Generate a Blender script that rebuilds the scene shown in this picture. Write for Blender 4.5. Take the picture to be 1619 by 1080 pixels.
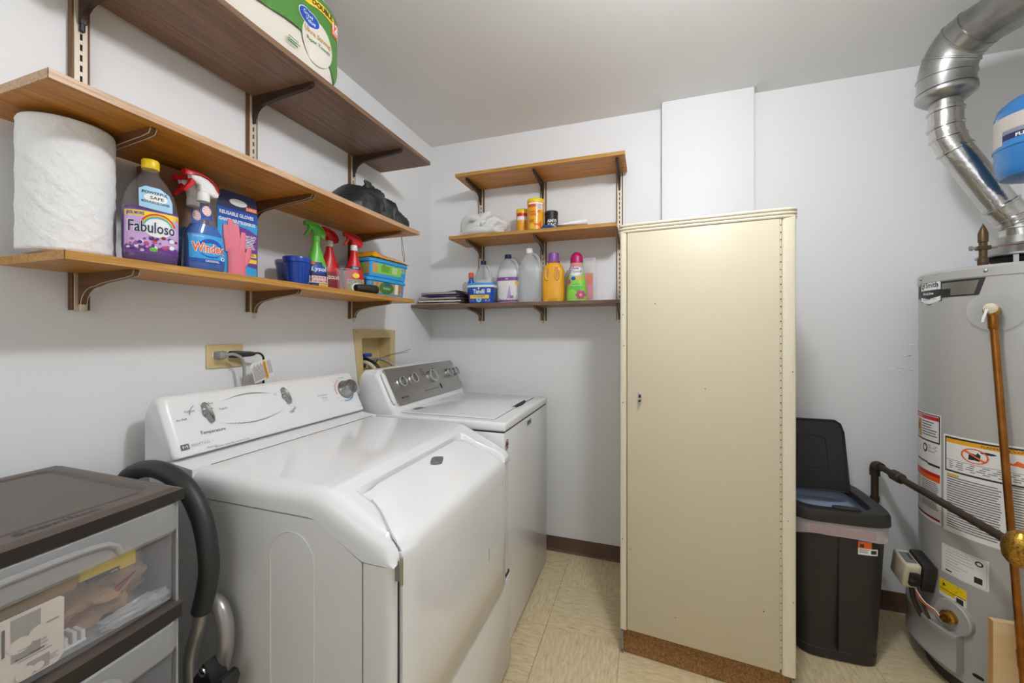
import bpy, bmesh, math, random
from mathutils import Matrix, Vector, noise
rnd = random.Random(7)
PI = math.pi
for o in list(bpy.data.objects): bpy.data.objects.remove(o)
SC = bpy.context.scene
COL = SC.collection

# ------------------------------------------------------------------ camera, world, light, exposure
cam_d = bpy.data.cameras.new('camera'); cam = bpy.data.objects.new('camera', cam_d); COL.objects.link(cam)
cam_d.sensor_width = 36; cam_d.sensor_fit = 'HORIZONTAL'; cam_d.lens = 635 / 1619 * 36
cam_d.shift_y = -14 / 1619; cam_d.clip_start = .02
cam.location = (1.315, -2.276, 1.251); cam.rotation_euler = (PI / 2, 0, math.radians(18.665))
SC.camera = cam
w = bpy.data.worlds.new('world'); SC.world = w; w.use_nodes = True
w.node_tree.nodes['Background'].inputs[0].default_value = (.95, .98, 1, 1)
w.node_tree.nodes['Background'].inputs[1].default_value = 2.0
LAMP = (1.5, -1.42, 2.44); LAMP_POWER = 195.0      # glass dome ceiling lamps: emission strength
SC.view_settings.view_transform = 'Standard'; SC.view_settings.look = 'None'
SC.view_settings.gamma = 1; SC.view_settings.use_curve_mapping = False
SC.view_settings.exposure = 0.06

# ------------------------------------------------------------------ materials
def lin(h):
    if isinstance(h, (tuple, list)): return (*h, 1)
    c = [int(h[i:i + 2], 16) / 255 for i in (0, 2, 4)]
    return tuple(x / 12.92 if x <= .04045 else ((x + .055) / 1.055) ** 2.4 for x in c) + (1,)
MATS = {}
def nodes(name):
    m = bpy.data.materials.new(name); m.use_nodes = True; MATS[name] = m
    return m, m.node_tree, m.node_tree.nodes['Principled BSDF']
def bump(nt, p, scale, strength, dist=.002, stretch=(1, 1, 1), detail=3):
    tc = nt.nodes.new('ShaderNodeTexCoord'); mp = nt.nodes.new('ShaderNodeMapping'); mp.inputs['Scale'].default_value = stretch
    nz = nt.nodes.new('ShaderNodeTexNoise'); nz.inputs['Scale'].default_value = scale; nz.inputs['Detail'].default_value = detail
    b = nt.nodes.new('ShaderNodeBump'); b.inputs['Strength'].default_value = strength; b.inputs['Distance'].default_value = dist
    nt.links.new(tc.outputs['Object'], mp.inputs[0]); nt.links.new(mp.outputs[0], nz.inputs['Vector'])
    nt.links.new(nz.outputs['Fac'], b.inputs['Height']); nt.links.new(b.outputs[0], p.inputs['Normal'])
def mottle(nt, p, c1, c2, scale, stretch=(1, 1, 1), lo=.35, hi=.65, detail=4, rough=.5):
    tc = nt.nodes.new('ShaderNodeTexCoord'); mp = nt.nodes.new('ShaderNodeMapping'); mp.inputs['Scale'].default_value = stretch
    nz = nt.nodes.new('ShaderNodeTexNoise'); nz.inputs['Scale'].default_value = scale; nz.inputs['Detail'].default_value = detail
    nz.inputs['Roughness'].default_value = rough
    r = nt.nodes.new('ShaderNodeValToRGB'); e = r.color_ramp.elements
    e[0].position = lo; e[0].color = lin(c1); e[1].position = hi; e[1].color = lin(c2)
    nt.links.new(tc.outputs['Object'], mp.inputs[0]); nt.links.new(mp.outputs[0], nz.inputs['Vector'])
    nt.links.new(nz.outputs['Fac'], r.inputs[0]); nt.links.new(r.outputs[0], p.inputs['Base Color'])
    return tc, mp, nz, r
def mat(name, col, rough=.5, metal=0, b=None, coat=0, mot=None, spec=None, emit=None, sss=0):
    m, nt, p = nodes(name)
    p.inputs['Base Color'].default_value = lin(col); p.inputs['Roughness'].default_value = rough; p.inputs['Metallic'].default_value = metal
    p.inputs['Coat Weight'].default_value = coat; p.inputs['Coat Roughness'].default_value = .08
    if spec is not None: p.inputs['Specular IOR Level'].default_value = spec
    if mot: mottle(nt, p, col, *mot)
    if b: bump(nt, p, *b)
    if emit: p.inputs['Emission Color'].default_value = lin(col); p.inputs['Emission Strength'].default_value = emit
    return m
def film(name, col, alpha, rough=.25, gloss=.12, diff=True):
    """thin see-through plastic: part of the light passes straight, the rest scatters"""
    m, nt, p = nodes(name); out = nt.nodes['Material Output']
    p.inputs['Base Color'].default_value = lin(col); p.inputs['Roughness'].default_value = rough
    tr = nt.nodes.new('ShaderNodeBsdfTransparent'); tr.inputs[0].default_value = lin(col) if not diff else (1, 1, 1, 1)
    mx = nt.nodes.new('ShaderNodeMixShader'); mx.inputs[0].default_value = alpha
    nt.links.new(tr.outputs[0], mx.inputs[1]); nt.links.new(p.outputs[0], mx.inputs[2]); nt.links.new(mx.outputs[0], out.inputs[0])
    return m
def wood(name, c1, c2, rough=.4, axis=0, scale=1.0, coat=.2):
    m, nt, p = nodes(name)
    st = [22, 22, 22]; st[axis] = 1.1
    tc, mp, nz, r = mottle(nt, p, c1, c2, 3.2 * scale, tuple(st), .32, .68, 6, .62)
    p.inputs['Roughness'].default_value = rough; p.inputs['Coat Weight'].default_value = coat * .3; p.inputs['Coat Roughness'].default_value = .3; p.inputs['Specular IOR Level'].default_value = .35
    nz.inputs['Distortion'].default_value = .6
    return m
mat('wall_paint', 'efefee', .55, b=(140, .12, .002))
mat('ceiling_paint', 'eeedea', .7, b=(120, .1, .002))
mat('joint', '8f7f64', .8)
m, nt, p = nodes('tile_vinyl')
tc, mp, nz, r = mottle(nt, p, 'cbb588', 'e5d4ad', 10, (2.0, 9, 1), .37, .60, 8, .74)
oi = nt.nodes.new('ShaderNodeObjectInfo'); mu = nt.nodes.new('ShaderNodeMath'); mu.operation = 'MULTIPLY'; mu.inputs[1].default_value = 40
cb = nt.nodes.new('ShaderNodeCombineXYZ')
nt.links.new(oi.outputs['Random'], mu.inputs[0]); nt.links.new(mu.outputs[0], cb.inputs[0]); nt.links.new(mu.outputs[0], cb.inputs[1]); nt.links.new(cb.outputs[0], mp.inputs['Location'])
el = r.color_ramp.elements.new(.31); el.color = lin('8a6c45')
p.inputs['Roughness'].default_value = .42
mat('base_brown', '604434', .45)
wood('oak_lam', 'a3641a', 'd9963a', .38)
wood('walnut_lam', '6a5242', '90725c', .42)
wood('oak_edge', 'a06f2c', 'cc9a50', .4, 0, 1.6)
wood('walnut_edge', '5b432f', '8b6a50', .4, 0, 1.6)
wood('edge_pale', 'a47c55', 'd6b491', .42, 0, 2.0)
wood('bracket_wood', '553a22', '82592f', .45, 1, 1.0)
wood('bracket_dark', '2e1f16', '4a3424', .45, 1, 1.0)
wood('upright_wood', '5d3f22', '7c5730', .42, 2, 1.0)
mat('beige_metal', 'dccfba', .35, .1)
mat('slot_dark', '1a1512', .8)
mat('black_bracket', '1c1a19', .5)
mat('enamel', 'f0f0ef', .16, 0, coat=.5, spec=.5)
mat('enamel_side', 'e9e9e7', .22, 0, coat=.3)
mat('plastic_white', 'ededeb', .28)
mat('seam', '2c2c2c', .7)
mat('grey_print', '6d6d6f', .5); mat('dark_print', '2a2a2c', .5); mat('light_print', 'a9adb1', .5)
mat('chrome', 'dedede', .18, 1); mat('satin_chrome', 'b4b3b1', .32, 1)
m, nt, p = nodes('brushed'); p.inputs['Metallic'].default_value = .85; p.inputs['Roughness'].default_value = .36
p.inputs['Base Color'].default_value = lin('b3b1ad'); bump(nt, p, 30, .08, .001, (1, 1, 60))
mat('cream_enamel', 'cdc1a4', .45, 0, coat=.1, mot=('d2c7ac', 1.3, (1, 1, 1), .3, .7))
mat('cream_trim', 'ddd3ba', .38, 0, coat=.2)
mat('cream_line', '5f4f36', .7)
mat('rust', '5a3a22', .9)
mat('base_board', '75502a', .8, mot=('a87c46', 160, (1, 1, 1), .35, .7))
mat('zinc', '9b9a98', .45, .7)
mat('cart_brown', '5a5049', .42, b=(500, .12, .0006)); mat('cart_dark', '241e1b', .42)
film('frost', 'b8b8bc', .30, .35); film('frost_thick', 'bdbcbc', .62, .3)
film('clear_film', 'eef0f2', .16, .12); film('clear_jug', 'dfe2e4', .34, .2); film('liner', 'e6dede', .5, .35)
film('pet', 'e9e6ea', .07, .06); film('wrap', 'eef0f2', .09, .12)
mat('purple_liquid', '3d1568', .12); mat('blue_liquid', '0e57a8', .1); film('blue_cup_clear', '5360a8', .6, .2)
mat('paper_white', 'efefed', .85, b=(60, .9, .004)); mat('paper', 'e9e7e2', .7); mat('newsprint', 'b9b2a8', .85)
mat('kraft', 'b58f6c', .85, b=(25, .5, .006)); mat('cardboard', '8a6444', .8); mat('card', 'cfc4bd', .7)
mat('yellow', 'f2cf17', .38); mat('yellow_lbl', 'f5cf2c', .5); mat('amber', 'eda921', .34, coat=.2); mat('orange', 'e8641e', .45)
mat('red', 'c9161a', .35); mat('dark_red', '8d1420', .4); mat('magenta', 'b0105e', .35); mat('pink', 'ec8093', .5); mat('lilac', '8a559a', .35)
mat('green', '63bd3f', .35); mat('lime', '8ed24b', .5); mat('dark_green', '3d7a35', .5); mat('pack_green', '4d8639', .28, coat=.4)
mat('blue', '1f4fae', .3); mat('cup_blue', '15409f', .25); mat('sky_blue', '35a0de', .45); mat('pale_blue', 'a9d6f0', .5); mat('navy', '1b2450', .45)
mat('purple', '6d3a92', .45); mat('deep_purple', '4b2277', .4); mat('lavender', 'c9a6d8', .5); mat('flower', 'c0487f', .5)
mat('white', 'f0efec', .45); mat('cream_pack', 'ded6c8', .32, coat=.4); mat('black', '161616', .45); mat('tan', 'c89b5c', .6); mat('brown_print', '7a4f2c', .6)
mat('tank_blue', '2a70ad', .25, coat=.4); mat('tank_navy', '24508a', .3)
mat('rubber', '2b2c2b', .5, b=(300, .1, .0008)); mat('silver_paint', 'a9a6a3', .35, .6); mat('black_plastic', '222120', .42); mat('bin_black', '242120', .48, b=(250, .06, .0008))
mat('cloth_black', '202121', .5, b=(60, .3, .002)); mat('towel_white', 'e6e5e1', .95, b=(260, .9, .004))
mat('heater_grey', 'adaba6', .3, 0, coat=.3); mat('heater_dark', '3a3937', .6)
mat('galv', 'b9b8b5', .3, .9, mot=('8f8e8b', 9, (1, 1, 1), .3, .7), b=(14, .12, .002)); mat('foil', 'c6c4c1', .2, 1, b=(45, .35, .004))
mat('copper', '8a5420', .32, .9, mot=('a96f32', 20, (1, 1, 1), .3, .7)); mat('iron', '4a3c31', .6, .5, b=(120, .3, .001)); mat('brass', '86611e', .32, .9, mot=('c39a45', 200, (1, 1, 1), .35, .65), b=(300, .5, .001))
mat('bronze', '5d4a34', .5, .7); mat('beige_plastic', 'cfc2aa', .45); mat('almond', 'd8c28c', .45); mat('grey_cord', '9c9891', .55)
mat('plywood', 'cfae7e', .6, mot=('dcc094', 3, (1, 1, 8), .3, .7))
mat('lamp_glass', 'f3f7ff', .4, emit=LAMP_POWER)
mat('knob_silver', '9a9a99', .26, .85); mat('knob_light', 'd2d2d0', .28, .5)
mat('emblem', '8c8d8d', .28, .6, b=(500, .5, .001))

# ------------------------------------------------------------------ mesh building
FONT = {}
def text_geo(s, bold=0, shear=0):
    k = (s, bold, shear)
    if k not in FONT:
        c = bpy.data.curves.new('t', 'FONT'); c.body = s; c.size = 1; c.align_x = 'CENTER'; c.align_y = 'CENTER'
        c.resolution_u = 2; c.offset = bold; c.shear = shear; c.fill_mode = 'FRONT'
        o = bpy.data.objects.new('t', c); COL.objects.link(o)
        dg = bpy.context.evaluated_depsgraph_get(); me = o.evaluated_get(dg).to_mesh()
        vs = [(v.co.x, v.co.y) for v in me.vertices]; fs = [tuple(p.vertices) for p in me.polygons]
        bpy.data.objects.remove(o); bpy.data.curves.remove(c)
        xs = [v[0] for v in vs] or [0]; ys = [v[1] for v in vs] or [0]
        cx, cy = (min(xs) + max(xs)) / 2, (min(ys) + max(ys)) / 2
        FONT[k] = ([(x - cx, y - cy) for x, y in vs], fs, max(xs) - min(xs) or 1, max(ys) - min(ys) or 1)
    return FONT[k]
class MB:
    def __init__(s, mapfn=None): s.v = []; s.f = []; s.m = []; s.map = mapfn
    def add(s, vs, fs, mt, M=None):
        o = len(s.v)
        s.v += [tuple(M @ Vector(v)) for v in vs] if M else [tuple(v) for v in vs]
        s.f += [tuple(i + o for i in f) for f in fs]; s.m += [mt] * len(fs); return s
    def box(s, x0, x1, y0, y1, z0, z1, mt, bev=0, seg=2, M=None):
        b = bmesh.new(); bmesh.ops.create_cube(b, size=1)
        for v in b.verts: v.co = Vector(((x0 + x1) / 2 + v.co.x * (x1 - x0), (y0 + y1) / 2 + v.co.y * (y1 - y0), (z0 + z1) / 2 + v.co.z * (z1 - z0)))
        if bev: bmesh.ops.bevel(b, geom=b.edges[:], offset=bev, segments=seg, profile=.5, affect='EDGES')
        b.verts.index_update(); s.add([v.co.copy() for v in b.verts], [[v.index for v in f.verts] for f in b.faces], mt, M); b.free(); return s
    def prism(s, poly, a, b, mt, plane='xz', M=None):
        """poly in two axes, extruded along the third from a to b"""
        def P(p, h): return {'xz': (p[0], h, p[1]), 'xy': (p[0], p[1], h), 'yz': (h, p[0], p[1])}[plane]
        n = len(poly); vs = [P(p, a) for p in poly] + [P(p, b) for p in poly]
        fs = [tuple(range(n)), tuple(range(2 * n - 1, n - 1, -1))] + [(i, i + n, (i + 1) % n + n, (i + 1) % n) for i in range(n)]
        return s.add(vs, fs, mt, M)
    def lathe(s, prof, n, mt, M=None):
        vs = []; fs = []
        for r, z in prof: vs += [(r * math.cos(2 * PI * k / n), r * math.sin(2 * PI * k / n), z) for k in range(n)]
        for i in range(len(prof) - 1):
            for k in range(n): fs.append((i * n + k, i * n + (k + 1) % n, (i + 1) * n + (k + 1) % n, (i + 1) * n + k))
        if prof[0][0] > 1e-5: fs.append(tuple(range(n - 1, -1, -1)))
        if prof[-1][0] > 1e-5: fs.append(tuple((len(prof) - 1) * n + k for k in range(n)))
        return s.add(vs, fs, mt, M)
    def tube(s, pts, r, mt, n=10, caps=True, flat=1.0):
        pts = [Vector(p) for p in pts]; N = len(pts); rs = r if isinstance(r, (list, tuple)) else [r] * N
        tan = [(pts[min(i + 1, N - 1)] - pts[max(i - 1, 0)]).normalized() for i in range(N)]
        a = Vector((0, 0, 1)) if abs(tan[0].z) < .9 else Vector((1, 0, 0)); u = tan[0].cross(a).normalized(); vs = []; fs = []
        for i in range(N):
            if i: u = (u - tan[i] * u.dot(tan[i])).normalized()
            w_ = tan[i].cross(u)
            vs += [pts[i] + (u * flat * math.cos(2 * PI * k / n) + w_ * math.sin(2 * PI * k / n)) * rs[i] for k in range(n)]
        for i in range(N - 1):
            for k in range(n): fs.append((i * n + k, i * n + (k + 1) % n, (i + 1) * n + (k + 1) % n, (i + 1) * n + k))
        if caps: fs += [tuple(range(n - 1, -1, -1)), tuple((N - 1) * n + k for k in range(n))]
        return s.add(vs, fs, mt)
    def loft(s, secs, mt, n=28, caps=(True, True), M=None):
        """secs: (z, rx, ry, cx, cy, e) superellipse sections"""
        vs = []; fs = []
        for z, rx, ry, cx, cy, e in secs:
            for k in range(n):
                t = 2 * PI * k / n; c, q = math.cos(t), math.sin(t)
                vs.append((cx + rx * math.copysign(abs(c) ** (2 / e), c), cy + ry * math.copysign(abs(q) ** (2 / e), q), z))
        for i in range(len(secs) - 1):
            for k in range(n): fs.append((i * n + k, i * n + (k + 1) % n, (i + 1) * n + (k + 1) % n, (i + 1) * n + k))
        if caps[0]: fs.append(tuple(range(n - 1, -1, -1)))
        if caps[1]: fs.append(tuple((len(secs) - 1) * n + k for k in range(n)))
        return s.add(vs, fs, mt, M)
    def grid(s, fn, nu, nv, mt, M=None):
        vs = [fn(i / nu, j / nv) for i in range(nu + 1) for j in range(nv + 1)]
        fs = [(i * (nv + 1) + j, (i + 1) * (nv + 1) + j, (i + 1) * (nv + 1) + j + 1, i * (nv + 1) + j + 1) for i in range(nu) for j in range(nv)]
        return s.add(vs, fs, mt, M)
    def blob(s, c, rad, mt, amp=.2, freq=3, seed=0, sub=4, floor=None, ridge=0):
        b = bmesh.new(); bmesh.ops.create_icosphere(b, subdivisions=sub, radius=1)
        for v in b.verts:
            d_ = v.co.normalized(); q = d_ * freq + Vector((seed, seed * 1.7, seed * .3))
            k = 1 + amp * noise.noise(q) + amp * .5 * noise.noise(q * 2.1)
            if ridge: k += ridge * (1 - 2 * abs(noise.noise(q * 1.6)))
            v.co = Vector((c[0] + d_.x * rad[0] * k, c[1] + d_.y * rad[1] * k, c[2] + d_.z * rad[2] * k))
            if floor is not None and v.co.z < floor: v.co.z = floor
        b.verts.index_update(); s.add([v.co.copy() for v in b.verts], [[v.index for v in f.verts] for f in b.faces], mt); b.free(); return s
    # flat print, mapped on to a surface by s.map(x, y, h)
    def _h(s, h): return .0004 + h * .0003
    def rect(s, x0, x1, y0, y1, mt, h=0, nx=1, ny=1):
        return s.grid(lambda a, b: s.map(x0 + (x1 - x0) * a, y0 + (y1 - y0) * b, s._h(h)), nx, ny, mt)
    def poly(s, pts, mt, h=0, rings=3):
        """star-shaped outline, ringed so that it follows a curved surface"""
        n = len(pts); cx = sum(q[0] for q in pts) / n; cy = sum(q[1] for q in pts) / n; hh = s._h(h)
        vs = [s.map(cx, cy, hh)] + [s.map(cx + (x - cx) * k / rings, cy + (y - cy) * k / rings, hh) for k in range(1, rings + 1) for x, y in pts]
        fs = [(0, 1 + i, 1 + (i + 1) % n) for i in range(n)]
        for k in range(rings - 1): fs += [(1 + k * n + i, 1 + (k + 1) * n + i, 1 + (k + 1) * n + (i + 1) % n, 1 + k * n + (i + 1) % n) for i in range(n)]
        return s.add(vs, fs, mt)
    def ell(s, cx, cy, rx, ry, mt, h=0, n=24, a0=0, a1=2 * PI, inner=None):
        if inner is None:
            return s.poly([(cx + rx * math.cos(a0 + (a1 - a0) * k / n), cy + ry * math.sin(a0 + (a1 - a0) * k / n)) for k in range(n + (a1 - a0 < 6.2))], mt, h)
        def fn(a, b):
            t = a0 + (a1 - a0) * a; k = inner + (1 - inner) * b
            return s.map(cx + rx * k * math.cos(t), cy + ry * k * math.sin(t), s._h(h))
        return s.grid(fn, n, 1, mt)
    def text(s, t, cx, cy, width, mt, h=1, height=None, rot=0, bold=0, shear=0):
        vs, fs, W, H = text_geo(t, bold, shear); kx = width / W; ky = height / H if height else kx
        c, q = math.cos(rot), math.sin(rot)
        return s.add([s.map(cx + x * kx * c - y * ky * q, cy + x * kx * q + y * ky * c, s._h(h)) for x, y in vs], fs, mt)
    def lines(s, x0, x1, y0, y1, n, mt, h=1, fill=.45, ragged=.25, rot=False, nx=1):
        st = (y1 - y0) / n
        for i in range(n):
            e = x1 - rnd.random() * ragged * (x1 - x0)
            s.rect(x0, e, y1 - st * (i + fill), y1 - st * i, mt, h, nx)
        return s
def planar(o, ux, uy, n=None):
    o, ux, uy = Vector(o), Vector(ux).normalized(), Vector(uy).normalized(); n = ux.cross(uy)
    return lambda x, y, h: tuple(o + ux * x + uy * y + n * h)
def front_map(secs):
    def fn(x, z, h):
        ss = sorted(secs)
        for a, b in zip(ss, ss[1:]):
            if a[0] <= z <= b[0]: break
        t = 0 if b[0] == a[0] else min(1, max(0, (z - a[0]) / (b[0] - a[0]))); q = [a[i] + (b[i] - a[i]) * t for i in range(6)]
        k = min(.999, abs((x) / q[1])); y = q[4] - q[2] * (1 - k ** q[5]) ** (1 / q[5])
        return (q[3] + x, y - h, z)
    return fn
def cyl_map(cx, cy, R, ang0):
    """label coordinates (x along the surface to the viewer's right, z) on a vertical cylinder; ang0 = degrees of x 0"""
    def fn(x, z, h):
        a = math.radians(ang0) + x / R
        return (cx + (R + h) * math.cos(a), cy + (R + h) * math.sin(a), z)
    return fn
WORLD = {}
def thing(name, label, cat, loc=(0, 0, 0), rz=0, group=None, kind=None):
    o = bpy.data.objects.new(name, None); COL.objects.link(o); o.empty_display_size = .05
    o.location = loc; o.rotation_euler = (0, 0, math.radians(rz))
    WORLD[o.name] = Matrix.Translation(loc) @ Matrix.Rotation(math.radians(rz), 4, 'Z')
    tag(o, label, cat, group, kind); return o
def tag(o, label=None, cat=None, group=None, kind=None):
    for k, v in (('label', label), ('category', cat), ('group', group), ('kind', kind)):
        if v: o[k] = v
    return o
def build(mb, name, parent=None, world=False, smooth=35, loc=None, rz=0, label=None, solid=None):
    """one mesh object; world=True: the vertices are in room coordinates"""
    me = bpy.data.meshes.new(name); vs = mb.v
    base = WORLD.get(parent.name, Matrix()) if parent else Matrix()
    if world and parent: inv = base.inverted(); vs = [tuple(inv @ Vector(v)) for v in vs]
    me.from_pydata(vs, [], mb.f); names = []
    for k in mb.m:
        if k not in names: names.append(k)
    for k in names: me.materials.append(MATS[k])
    me.polygons.foreach_set('material_index', [names.index(k) for k in mb.m])
    bm = bmesh.new(); bm.from_mesh(me)
    if solid != 'open': bmesh.ops.recalc_face_normals(bm, faces=bm.faces[:])
    bm.to_mesh(me); bm.free()
    if smooth: me.shade_smooth(); me.set_sharp_from_angle(angle=math.radians(smooth))
    o = bpy.data.objects.new(name, me); COL.objects.link(o)
    if parent: o.parent = parent; WORLD[o.name] = base
    if loc: o.location = loc
    if rz: o.rotation_euler = (0, 0, math.radians(rz))
    if not parent: WORLD[o.name] = Matrix.Translation(loc or (0, 0, 0)) @ Matrix.Rotation(math.radians(rz), 4, 'Z')
    if label: o['label'] = label
    return o
def dec(mb, name, parent, **k): return build(mb, name, parent, smooth=0, solid='open', **k)
def copy_tree(o, loc=None, parent=None):
    c = o.copy(); COL.objects.link(c); c.parent = parent
    if loc is not None: c.location = loc
    for ch in [x for x in bpy.data.objects if x.parent == o]: copy_tree(ch, None, c)
    return c
def sm(a, b, x):
    t = min(1, max(0, (x - a) / (b - a))); return t * t * (3 - 2 * t)
def arcpts(c, r, a0, a1, n, plane='xz', y=0):
    return [(c[0] + r * math.cos(a0 + (a1 - a0) * k / n), c[1] + r * math.sin(a0 + (a1 - a0) * k / n)) for k in range(n + 1)]
def smoothpath(pts, n=8):
    """Catmull-Rom through pts"""
    P = [Vector(p) for p in pts]; P = [P[0] * 2 - P[1]] + P + [P[-1] * 2 - P[-2]]; out = []
    for i in range(1, len(P) - 2):
        for k in range(n):
            t = k / n; a, b, c, d = P[i - 1], P[i], P[i + 1], P[i + 2]
            out.append(.5 * (2 * b + (c - a) * t + (2 * a - 5 * b + 4 * c - d) * t * t + (3 * b - a - 3 * c + d) * t ** 3))
    return out + [P[-2]]
# ------------------------------------------------------------------ the room
XR, YF, H = 3.15, -3.35, 2.44
def struct(name, mb, **k): return tag(build(mb, name, **k), kind='structure')
wl = MB(); cy_ = [YF - .12, -.677, -.443, .12]; cz_ = [-.1, 1.065, 1.228, H + .1]      # the left wall is open where the washer box sits in it
for i in range(3):
    for j in range(3):
        if (i, j) != (1, 1): wl.box(-.12, 0, cy_[i], cy_[i + 1], cz_[j], cz_[j + 1], 'wall_paint')
o = struct('wall_left', wl, smooth=0); bm = bmesh.new(); bm.from_mesh(o.data); bmesh.ops.remove_doubles(bm, verts=bm.verts[:], dist=1e-5); bm.to_mesh(o.data); bm.free()
struct('wall_back', MB().box(0, XR, 0, .12, -.1, H + .1, 'wall_paint'))
struct('wall_right', MB().box(XR, XR + .12, YF - .12, .12, -.1, H + .1, 'wall_paint'))
wf = MB(); cx_ = [0, .15, 1.5, XR]; cz_ = [-.1, 1.15, 2.28, H + .1]       # opening in the unseen front wall, added for soft fill light
for i in range(3):
    for j in range(3):
        if (i, j) != (1, 1): wf.box(cx_[i], cx_[i + 1], YF - .12, YF, cz_[j], cz_[j + 1], 'wall_paint')
o = struct('wall_front', wf, smooth=0); bm = bmesh.new(); bm.from_mesh(o.data); bmesh.ops.remove_doubles(bm, verts=bm.verts[:], dist=1e-5); bm.to_mesh(o.data); bm.free()
wn = struct('added_window_1', MB().box(.15, 1.5, YF - .06, YF - .02, 1.15, 1.19, 'white').box(.15, 1.5, YF - .06, YF - .02, 2.24, 2.28, 'white').box(.15, .19, YF - .06, YF - .02, 1.19, 2.24, 'white').box(1.46, 1.5, YF - .06, YF - .02, 1.19, 2.24, 'white'))  # unseen window frame, added round the fill-light opening
build(MB().box(.81, .84, YF - .055, YF - .025, 1.19, 2.24, 'white'), 'added_mullion', wn)
build(MB().box(.12, 1.53, YF - .02, YF + .05, 1.125, 1.15, 'white', .004), 'added_sill', wn)
struct('ceiling', MB().box(-.12, XR + .12, YF - .12, .12, H, H + .1, 'ceiling_paint'))
struct('trim_1', MB().box(1.385, 1.803, -.066, 0, 0, H, 'wall_paint', .0025))          # boxed-in chase on the back wall
fl = struct('floor', MB().box(-.12, XR + .12, YF - .12, .12, -.1, -.0035, 'joint'))
xs = [0] + [.295 + .305 * k for k in range(10)] + [XR]; ys = [0] + [-.30 - .305 * k for k in range(10)] + [YF]
cache = {}
for i, (a, b) in enumerate(zip(xs, xs[1:])):
    for j, (c, d_) in enumerate(zip(ys, ys[1:])):
        sx, sy = b - a, c - d_; rot = (i + j) % 2
        if rot: sx, sy = sy, sx
        key = (round(sx, 3), round(sy, 3))
        if key not in cache:
            o = build(MB().box(-sx / 2 + .0007, sx / 2 - .0007, -sy / 2 + .0007, sy / 2 - .0007, -.0035, 0, 'tile_vinyl', .0006, 1), 'floor_tile', smooth=0); cache[key] = o
        else:
            o = cache[key].copy(); COL.objects.link(o)
        o.parent = fl; o.location = ((a + b) / 2, (c + d_) / 2, 0); o.rotation_euler.z = PI / 2 if rot else 0
cove = [(0, 0), (-.022, 0), (-.020, .004), (-.010, .010), (-.006, .02), (-.004, .075), (-.003, .078), (0, .078)]
struct('baseboard_back', MB().prism(cove, .0, 1.385, 'base_brown', 'yz').prism([(y - .066, z) for y, z in cove], 1.385, 1.803, 'base_brown', 'yz').prism(cove, 1.803, XR, 'base_brown', 'yz'))
cl = [(-y, z) for y, z in cove]
struct('baseboard_left', MB().prism(cl, YF, -.03, 'base_brown', 'xz'))

# ------------------------------------------------------------------ ceiling lamps (out of the frame, they light the room)
def lamp(loc, label):
    t = thing('ceiling_lamp', label, 'lamp', loc)
    build(MB().lathe([(.05, 0), (.05, -.012), (.02, -.016), (.012, -.02), (.012, -.05), (.03, -.052), (.03, -.062)], 32, 'satin_chrome'), 'ceiling_cup', t)
    build(MB().lathe([(.03, -.060), (.055, -.068), (.070, -.088), (.075, -.115), (.070, -.142), (.052, -.166), (.028, -.178), (0, -.182)], 32, 'lamp_glass'), 'glass_globe', t)
lamp(LAMP, 'round glass globe ceiling lamp in the middle of the room')

# ------------------------------------------------------------------ wall shelving
def upright(loc, rz, z0, z1, label, group):
    t = thing('shelf_upright', label, 'shelf upright', (loc[0], loc[1], z0), rz, group); h = z1 - z0
    for x0, x1 in ((-.017, -.0125), (.0125, .017)): build(MB().box(x0, x1, -.016, 0, 0, h, 'upright_wood', .001, 1), 'wood_strip', t)
    build(MB().box(-.0125, .0125, -.0165, 0, 0, h, 'beige_metal', .001, 1), 'track', t)
    s = MB()
    for k in range(int(h / .0254)): s.box(-.0022, .0022, -.0172, -.0160, .018 + k * .0254, .033 + k * .0254, 'slot_dark')
    tag(build(s, 'slot_row', t, smooth=0), kind='stuff')
    build(MB().lathe([(.0045, 0), (.0045, .001), (.002, .002)], 12, 'satin_chrome', Matrix.Translation((0, -.0165, .008)) @ Matrix.Rotation(PI / 2, 4, 'X')), 'screw', t)
LU = [(-1.689, 1.305), (-1.241, 1.322), (-.741, 1.316)]
LN_ = ['behind the paper towel roll', 'beside the glove package', 'behind the red spray bottles']
for (y, z0), w_ in zip(LU, LN_): upright((0, y), 90, z0, 2.16, 'brown slotted shelf upright on the wall ' + w_, 'uprights of the long shelves')
RU = [(.352, 1.322), (.742, 1.320), (1.17, 1.320)]
RN_ = ['behind the white towel', 'behind the black canister', 'next to the cream cabinet']
for (x, z0), w_ in zip(RU, RN_): upright((x, 0), 0, z0, 2.157, 'brown slotted shelf upright on the wall ' + w_, 'uprights of the short shelves')
def bracket_mesh(L, hh, dark):
    q = [(0, 0), (-L, 0), (-L - .002, -.004), (-L + .004, -.013), (-L + .03, -.017)]
    e = [(-L + .03, -.017), (-L * .45, -.026), (-.062, -.033)]; q += e[1:]
    for k in range(1, 9):
        a = PI / 2 * k / 8; p_ = (-.062 + .052 * math.sin(a), -.033 - (hh - .033) * (1 - math.cos(a))); q.append(p_); e.append(p_)
    q += [(0, -hh)]
    return q, e
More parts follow.
